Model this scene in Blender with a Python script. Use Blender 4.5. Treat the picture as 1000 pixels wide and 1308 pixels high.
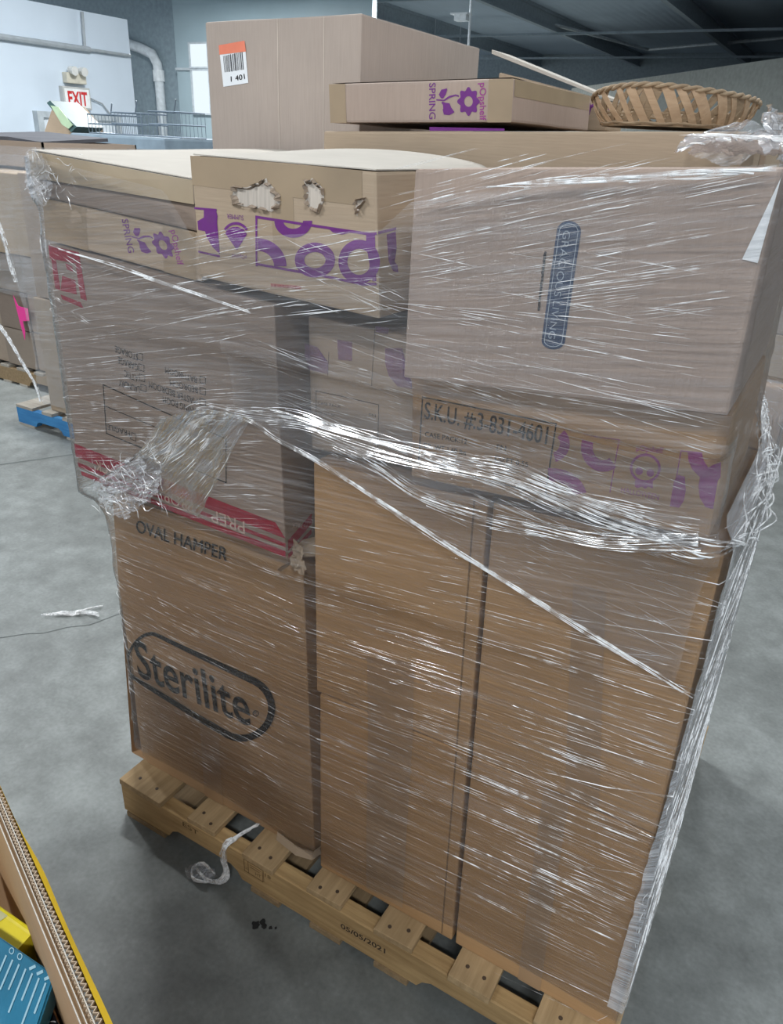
import bpy, bmesh, math, random, json
import numpy as np
from mathutils import Vector, Matrix, noise
R = math.radians
random.seed(7)
for o in list(bpy.data.objects): bpy.data.objects.remove(o)
SC = bpy.context.scene
COL = SC.collection

# ---------------------------------------------------------------- camera
CAM = dict(f=958.15, pitch=.4586, roll=.0486, yaw=-.5086, loc=(1.2158, -.8733, 1.5555))
cp, sp = math.cos(CAM['pitch']), math.sin(CAM['pitch'])
F_ = Vector((math.sin(CAM['yaw'])*cp, math.cos(CAM['yaw'])*cp, -sp))
R_ = Vector((math.cos(CAM['yaw']), -math.sin(CAM['yaw']), 0)); U_ = R_.cross(F_)
c_, s_ = math.cos(CAM['roll']), math.sin(CAM['roll'])
R2 = c_*R_ + s_*U_; U2 = -s_*R_ + c_*U_
cd = bpy.data.cameras.new('camera'); cam = bpy.data.objects.new('camera', cd); COL.objects.link(cam)
m = Matrix((R2, U2, -F_)).transposed().to_4x4(); m.translation = Vector(CAM['loc']); cam.matrix_world = m
cd.sensor_fit = 'HORIZONTAL'; cd.sensor_width = 36; cd.lens = 36*CAM['f']/1000
cd.clip_start = .02; cd.clip_end = 200
SC.camera = cam
# ---------------------------------------------------------------- world, exposure, lights
SC.view_settings.view_transform = 'Standard'; SC.view_settings.look = 'None'
SC.view_settings.gamma = 1; SC.view_settings.exposure = 0.16
w = bpy.data.worlds.new('world'); SC.world = w; w.use_nodes = True
bg = w.node_tree.nodes['Background']; bg.inputs[0].default_value = (.80, .90, 1, 1); bg.inputs[1].default_value = 1.0
def area(name, loc, size, energy, color=(1, 1, 1), rot=(0, 0, 0)):
    l = bpy.data.lights.new(name, 'AREA'); l.shape = 'RECTANGLE'; l.size, l.size_y = size; l.energy = energy; l.color = color
    o = bpy.data.objects.new(name, l); COL.objects.link(o); o.location = loc; o.rotation_euler = rot; return o
LAMPS = [(-1.6, -3.2, 4.6), (2.6, -3.2, 4.6), (-1.6, 1.9, 4.6), (3.4, 2.4, 4.6), (-5.8, 1.9, 4.6), (-6.8, 7.5, 4.6), (-.6, 8.5, 4.6), (-13, 13.5, 4.6), (-8.5, 17.5, 4.6), (-13, 27, 4.6)]
LAMP_E = [170, 130, 150, 100, 230, 330, 240, 420, 420, 800]

# ---------------------------------------------------------------- helpers
class NT:
    def __init__(s, name):
        s.m = bpy.data.materials.new(name); s.m.use_nodes = True; s.t = s.m.node_tree; s.t.nodes.clear()
        s.out = s.n('ShaderNodeOutputMaterial')
    def n(s, typ, **k):
        x = s.t.nodes.new(typ)
        for a, b in k.items():
            if a.startswith('i_'):
                key = a[2:]; key = int(key) if key.isdigit() else key.replace('_', ' ')
                x.inputs[key].default_value = b
            else: setattr(x, a, b)
        return x
    def l(s, a, b): s.t.links.new(a, b)
    def coords(s, scale=(1, 1, 1), rot=(0, 0, 0), kind='Object'):
        tc = s.n('ShaderNodeTexCoord'); mp = s.n('ShaderNodeMapping'); s.l(tc.outputs[kind], mp.inputs[0])
        mp.inputs['Scale'].default_value = scale; mp.inputs['Rotation'].default_value = rot; return mp.outputs[0]
    def slant(s, a, b, slope):
        """object coordinates stretched along lines rising by slope along x"""
        tc = s.n('ShaderNodeTexCoord'); sx = s.n('ShaderNodeSeparateXYZ'); s.l(tc.outputs['Object'], sx.inputs[0])
        cx = s.n('ShaderNodeCombineXYZ'); X, Y, Z = sx.outputs
        s.l(s.math('MULTIPLY', X, a), cx.inputs[0]); s.l(s.math('MULTIPLY', Y, a), cx.inputs[1])
        s.l(s.math('MULTIPLY', s.math('SUBTRACT', Z, s.math('MULTIPLY', X, slope)), b), cx.inputs[2]); return cx.outputs[0]
    def noise(s, co, scale, detail=3, rough=.5):
        x = s.n('ShaderNodeTexNoise', i_Scale=scale, i_Detail=detail, i_Roughness=rough); s.l(co, x.inputs['Vector']); return x.outputs['Fac']
    def ramp(s, fac, pts):
        x = s.n('ShaderNodeValToRGB'); e = x.color_ramp.elements
        while len(e) < len(pts): e.new(.5)
        for i, (p, c) in enumerate(pts):
            e[i].position = p; e[i].color = (c, c, c, 1) if not hasattr(c, '__len__') else (*c, 1)
        s.l(fac, x.inputs[0]); return x.outputs[0]
    def math(s, op, a, b=None):
        x = s.n('ShaderNodeMath', operation=op)
        for i, v in enumerate((a, b)):
            if v is None: continue
            if isinstance(v, (int, float)): x.inputs[i].default_value = v
            else: s.l(v, x.inputs[i])
        return x.outputs[0]
    def bump(s, h, strength, dist=.002):
        x = s.n('ShaderNodeBump', i_Strength=strength, i_Distance=dist); s.l(h, x.inputs['Height']); return x.outputs[0]
    def princ(s, **k):
        x = s.n('ShaderNodeBsdfPrincipled')
        for a, v in k.items():
            key = a.replace('_', ' ')
            if hasattr(v, 'is_output'): s.l(v, x.inputs[key])
            else: x.inputs[key].default_value = v if not (isinstance(v, tuple) and len(v) == 3) else (*v, 1)
        return x
    def done(s, sh): s.l(sh.outputs[0], s.out.inputs[0]); return s.m

def plain(name, col, rough=.6, metal=0, var=.06, spec=.4):
    t = NT(name); co = t.coords(); f = t.noise(co, 9, 4)
    a = tuple(max(0, c*(1-var*2)) for c in col); b = tuple(min(1, c*(1+var*2)) for c in col)
    return t.done(t.princ(Base_Color=t.ramp(f, [(.3, a), (.7, b)]), Roughness=rough, Metallic=metal, Specular_IOR_Level=spec))

def kraft(name, col, flute='x', spot=.05):
    """corrugated kraft board: faint flute lines, paper mottling"""
    t = NT(name); co = t.coords()
    f1 = t.noise(co, 5, 4, .6); f2 = t.noise(t.coords((12, 12, 220) if flute == 'x' else (220, 220, 12)), 1.2, 2)
    f = t.math('ADD', t.math('MULTIPLY', f1, .6), t.math('MULTIPLY', f2, .4))
    d = tuple(c*(1-1.6*spot) for c in col); l = tuple(min(1, c*(1+1.8*spot)) for c in col)
    colr = t.ramp(f, [(.3, d), (.7, l)])
    return t.done(t.princ(Base_Color=colr, Roughness=.82, Specular_IOR_Level=.2, Normal=t.bump(t.math('ADD', f2, t.math('MULTIPLY', f1, 2.)), .25, .002)))

def ink(name, col, a=.85):
    t = NT(name); f = t.noise(t.coords((1, 1, 1)), 60, 4)
    p = t.princ(Base_Color=col, Roughness=.7, Specular_IOR_Level=.2)
    tr = t.n('ShaderNodeBsdfTransparent'); mx = t.n('ShaderNodeMixShader')
    t.l(t.ramp(f, [(.3, a-.12), (.6, a)]), mx.inputs[0]); t.l(tr.outputs[0], mx.inputs[1]); t.l(p.outputs[0], mx.inputs[2])
    t.l(mx.outputs[0], t.out.inputs[0]); return t.m

def film(name, base, streak, slope=.05, lo=.5, hi=.72, gloss=.5, rough=.18, rand=0):
    """stretch film: clear with whiter strained bands running along the wrap"""
    t = NT(name)
    co = t.slant(2.2, 95, slope); co2 = t.slant(7, 330, slope*1.4); co3 = t.coords((1, 1, 1))
    n1 = t.noise(co, 1.0, 5, .62); n2 = t.noise(co2, 1.0, 3, .6); n3 = t.noise(co3, 4.5, 3)
    s1 = t.ramp(n1, [(lo, 0), (hi, 1)]); s2 = t.ramp(n2, [(lo+.03, 0), (hi+.03, 1)])
    pat = t.ramp(n3, [(.35, .25), (.65, 1)])
    st = t.math('MULTIPLY', t.math('ADD', t.math('MULTIPLY', s1, .6), t.math('MULTIPLY', s2, .5)), pat)
    fac = t.math('MINIMUM', t.math('ADD', t.math('MULTIPLY', st, streak), base), .9)
    bm_ = t.bump(t.math('ADD', n1, t.math('MULTIPLY', n2, .5)), .9, .004)
    p = t.princ(Base_Color=(.86, .88, .92), Roughness=rough, Specular_IOR_Level=gloss, Normal=bm_)
    tr = t.n('ShaderNodeBsdfTransparent'); mx = t.n('ShaderNodeMixShader')
    t.l(fac, mx.inputs[0]); t.l(tr.outputs[0], mx.inputs[1]); t.l(p.outputs[0], mx.inputs[2])
    gl = t.n('ShaderNodeBsdfGlossy', i_Roughness=.1); t.l(bm_, gl.inputs['Normal'])
    fr = t.n('ShaderNodeFresnel', i_IOR=1.35); t.l(bm_, fr.inputs['Normal'])
    m2 = t.n('ShaderNodeMixShader'); t.l(t.math('MULTIPLY', fr.outputs[0], .8), m2.inputs[0])
    t.l(mx.outputs[0], m2.inputs[1]); t.l(gl.outputs[0], m2.inputs[2])
    t.l(m2.outputs[0], t.out.inputs[0]); return t.m

def glint_strandmat(name, a):  # milky film folds; their glints are put in as patchy pure white
    t = NT(name); p = t.princ(Base_Color=(1, 1, 1), Roughness=.14, Specular_IOR_Level=1.0)
    n = t.noise(t.coords(), 38, 2)
    tr = t.n('ShaderNodeBsdfTransparent'); mx = t.n('ShaderNodeMixShader'); t.l(t.ramp(n, [(.43, a*.10), (.58, a)]), mx.inputs[0])
    t.l(tr.outputs[0], mx.inputs[1]); t.l(p.outputs[0], mx.inputs[2]); t.l(mx.outputs[0], t.out.inputs[0]); return t.m

def wood(name, a, b, axis='x'):
    t = NT(name); s = {'x': (2, 28, 28), 'y': (28, 2, 28)}[axis]
    n1 = t.noise(t.coords(s), 2.2, 6, .65); n2 = t.noise(t.coords(), 7, 4)
    f = t.math('ADD', t.math('MULTIPLY', n1, .7), t.math('MULTIPLY', n2, .3))
    return t.done(t.princ(Base_Color=t.ramp(f, [(.3, a), (.52, tuple((x+y)/2 for x, y in zip(a, b))), (.72, b)]), Roughness=.75, Specular_IOR_Level=.25, Normal=t.bump(n1, .5, .003)))

def props(o, label=None, cat=None, group=None, kind=None, category=None):
    cat = cat or category
    for k, v in (('label', label), ('category', cat), ('group', group), ('kind', kind)):
        if v: o[k] = v
    return o
def empty(name, loc, label=None, cat=None, group=None):
    o = bpy.data.objects.new(name, None); COL.objects.link(o); o.location = loc; o.empty_display_size = .05
    return props(o, label, cat, group)
def obj(name, bm, mat, parent=None, smooth=False, **k):
    """bmesh given in world coordinates -> one mesh object, parented without moving"""
    me = bpy.data.meshes.new(name)
    org = Vector((0, 0, 0))
    p = parent
    while p is not None: org += p.location; p = p.parent
    if parent is None and bm.verts:
        lo = [min(v.co[i] for v in bm.verts) for i in range(3)]; hi = [max(v.co[i] for v in bm.verts) for i in range(3)]
        org = Vector(((lo[0]+hi[0])/2, (lo[1]+hi[1])/2, lo[2]))
    bmesh.ops.translate(bm, verts=bm.verts, vec=-org)
    bm.to_mesh(me); bm.free(); me.materials.append(mat)
    if smooth:
        for f in me.polygons: f.use_smooth = True
    o = bpy.data.objects.new(name, me); COL.objects.link(o)
    if parent: o.parent = parent
    else: o.location = org
    return props(o, **k)
def bx(bm, lo, hi, rz=0, c=None, bev=0):
    r = bmesh.ops.create_cube(bm, size=1); vs = r['verts']
    for v in vs: v.co = Vector([lo[i] + (v.co[i]+.5)*(hi[i]-lo[i]) for i in range(3)])
    if bev:
        es = list({e for v in vs for e in v.link_edges}); g = bmesh.ops.bevel(bm, geom=es, offset=bev, segments=2, affect='EDGES', profile=.6); vs = list({v for f in g['faces'] for v in f.verts} | {v for v in vs if v.is_valid})
    if rz:
        c = Vector(c or ((lo[0]+hi[0])/2, (lo[1]+hi[1])/2, 0)); bmesh.ops.rotate(bm, verts=vs, cent=c, matrix=Matrix.Rotation(rz, 3, 'Z'))
    return vs
def hexa(bm, P, bev=.003, cuts=0):
    """P: 8 corners, front fl fr br bl order: tl tr br bl (front) then same (back)"""
    v = [bm.verts.new(p) for p in P]
    for q in ((0, 3, 2, 1), (4, 5, 6, 7), (0, 1, 5, 4), (3, 7, 6, 2), (0, 4, 7, 3), (1, 2, 6, 5)): bm.faces.new([v[i] for i in q])
    bmesh.ops.recalc_face_normals(bm, faces=bm.faces)
    if bev: bmesh.ops.bevel(bm, geom=list(bm.edges), offset=bev, segments=2, affect='EDGES', profile=.6)
    if cuts: bmesh.ops.subdivide_edges(bm, edges=[e for e in bm.edges if e.calc_length() > .05], cuts=cuts, use_grid_fill=True)
def tube(bm, pts, r, n=8, r1=None, cap=True):
    pts = [Vector(p) for p in pts]; rings = []; N = len(pts)
    for i, p in enumerate(pts):
        d = (pts[min(i+1, N-1)] - pts[max(i-1, 0)]).normalized()
        a = d.cross(Vector((0, 0, 1))); a = a if a.length > .05 else d.cross(Vector((1, 0, 0))); a.normalize(); b = d.cross(a)
        rr = r(i/(N-1)) if callable(r) else (r if r1 is None else r+(r1-r)*i/(N-1))
        rings.append([bm.verts.new(p + rr*(math.cos(2*math.pi*k/n)*a + math.sin(2*math.pi*k/n)*b)) for k in range(n)])
    for i in range(N-1):
        for k in range(n): bm.faces.new((rings[i][k], rings[i][(k+1) % n], rings[i+1][(k+1) % n], rings[i+1][k]))
    if cap and n > 2: bm.faces.new(rings[0][::-1]); bm.faces.new(rings[-1])
def lerp(a, b, t): return a+(b-a)*t
def sstep(x): x = min(1, max(0, x)); return x*x*(3-2*x)

# ---------------------------------------------------------------- text and print helpers
def text_bm(s, bold=0, shear=0):
    wide = bold if bold > 0 and any(c in 'M4' for c in s) else 0     # those glyphs fill wrongly when offset
    cu = bpy.data.curves.new('t', 'FONT'); cu.body = s; cu.size = 1; cu.offset = 0 if wide else bold; cu.shear = shear; cu.resolution_u = 4
    to = bpy.data.objects.new('t', cu); COL.objects.link(to); bpy.context.view_layer.update()
    dg = bpy.context.evaluated_depsgraph_get(); me = bpy.data.meshes.new_from_object(to.evaluated_get(dg))
    bm = bmesh.new(); bm.from_mesh(me); bpy.data.objects.remove(to); bpy.data.curves.remove(cu); bpy.data.meshes.remove(me)
    if wide:
        g = bmesh.ops.duplicate(bm, geom=list(bm.verts)+list(bm.edges)+list(bm.faces))['geom']; cp = [v for v in g if isinstance(v, bmesh.types.BMVert)]
        cs = set(cp); bmesh.ops.translate(bm, verts=[v for v in bm.verts if v not in cs], vec=(-wide, -wide*.4, 0)); bmesh.ops.translate(bm, verts=cp, vec=(wide, wide*.4, 0)); bm.verts.index_update()
    return bm
def prints_bm(items, to3):
    """items in face coordinates -> flat ink mesh laid on the face by to3(a, b)"""
    bm = bmesh.new()
    def quad(a, b, c, d): bm.faces.new([bm.verts.new((p[0], 0, p[1])) for p in (a, b, c, d)])
    for it in items:
        if it[0] == 'poly':
            f = bm.faces.new([bm.verts.new((p[0], 0, p[1])) for p in it[1]]); bmesh.ops.triangulate(bm, faces=[f])
        elif it[0] == 'band':
            for i in range(len(it[1])-1): quad(it[1][i], it[1][i+1], it[2][i+1], it[2][i])
        elif it[0] == 'line':
            for a, b in zip(it[1][:-1], it[1][1:]):
                a = Vector(a); b = Vector(b); L = (b-a).length
                if L < 1e-5: continue
                d = (b-a)/L; n = Vector((-d.y, d.x))*it[2]/2; k = max(1, int(L/.02)); a = a-d*it[2]/2; b = b+d*it[2]/2
                for j in range(k): p = a.lerp(b, j/k); q = a.lerp(b, (j+1)/k); quad(p+n, q+n, q-n, p-n)
        elif it[0] == 'text':
            tb = text_bm(it[1], it[5].get('bold', 0), it[5].get('shear', 0))
            x0 = min(v.co.x for v in tb.verts); x1 = max(v.co.x for v in tb.verts)
            A = Vector(it[2]); B = Vector(it[3]); d = (B-A); L = d.length; d /= L; n = Vector((-d.y, d.x)); 
            if it[5].get('flip'): n = -n
            vm = {}
            for v in tb.verts:
                p = A + d*((v.co.x-x0)/(x1-x0)*L) + n*(v.co.y/.7*it[4]); vm[v.index] = bm.verts.new((p.x, 0, p.y))
            for f in tb.faces:
                try: bm.faces.new([vm[v.index] for v in f.verts])
                except ValueError: pass
            tb.free()
    for _ in range(3):
        es = [e for e in bm.edges if e.calc_length() > .03]
        if es: bmesh.ops.subdivide_edges(bm, edges=es, cuts=1)
    bmesh.ops.triangulate(bm, faces=bm.faces)
    for v in bm.verts: v.co = to3(v.co.x, v.co.z)
    return bm

# ---------------------------------------------------------------- materials
M = dict(
    kraft_warm=kraft('kraft_warm', (.40, .245, .125), spot=.07), kraft_mid=kraft('kraft_mid', (.37, .235, .13), spot=.07), kraft_lower=kraft('kraft_lower', (.385, .23, .112), spot=.07),
    kraft_grey=kraft('kraft_grey', (.36, .28, .215)), kraft_pale=kraft('kraft_pale', (.385, .295, .21)), kraft_rose=kraft('kraft_rose', (.37, .285, .235), 'y'), kraft_back=kraft('kraft_back', (.42, .345, .295), 'y'),
    kraft_dull=kraft('kraft_dull', (.26, .20, .16)), kraft_far=kraft('kraft_far', (.30, .24, .19)), kraft_white=kraft('kraft_white', (.47, .43, .375)),
    tape=plain('brown_tape', (.33, .21, .12), .3, spec=.5), tape_pale=plain('tan_tape', (.31, .225, .14), .28, spec=.5), tape_clear=plain('buff_tape', (.36, .28, .185), .25, spec=.5),
    ink=ink('black_ink', (.012, .012, .014), .97), ink_thin=ink('worn_black_ink', (.03, .03, .035), .8), purple=ink('purple_ink', (.17, .035, .22), .88), purple_faint=ink('faded_purple_ink', (.26, .13, .27), .5), purple_dark=ink('plum_ink', (.17, .035, .16), .85),
    magenta=ink('magenta_ink', (.34, .06, .26), .85), red=ink('red_ink', (.30, .02, .04), .95), red_thin=ink('worn_red_ink', (.40, .06, .07), .6), blue=ink('navy_ink', (.035, .06, .12), .95), pale_ink=ink('pale_ink', (.60, .44, .36), .85),
    light_line=ink('silver_ink', (.45, .52, .6), .8), paper=plain('white_paper', (.82, .83, .84), .6, var=.01), torn=kraft('torn_paper', (.50, .44, .38), 'y', .16), torn_dark=plain('torn_hole', (.10, .075, .055), .9),
    film=film('clear_film', .02, .22), film_upper=film('layered_film', .055, .24, .12), film_dense=film('bunched_film', .14, .6, .3, .46, .66, .8, .12), film_fold=film('folded_film', .04, .38, .9, .5, .7, .8, .12), film_side=film('side_film', .25, .6, .02, .42, .66, .7), film_far=film('far_film', .14, .4, .1),
    strand=glint_strandmat('film_fold', .9), strand_soft=glint_strandmat('soft_fold_glint', .42),
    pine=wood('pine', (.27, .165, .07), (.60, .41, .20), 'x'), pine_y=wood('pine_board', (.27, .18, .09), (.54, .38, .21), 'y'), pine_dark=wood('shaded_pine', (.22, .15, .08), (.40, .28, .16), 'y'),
    nail=plain('rusty_nail', (.07, .045, .03), .6), blue_wood=wood('blue_paint', (.03, .14, .33), (.07, .27, .52), 'x'), grey_wood=wood('grey_wood', (.26, .23, .19), (.48, .44, .38), 'x'),
    white_wall=None, wicker=wood('wicker', (.17, .115, .07), (.42, .31, .20), 'x'), wicker_pale=wood('pale_wicker', (.34, .22, .13), (.58, .42, .28), 'x'),
)
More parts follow.
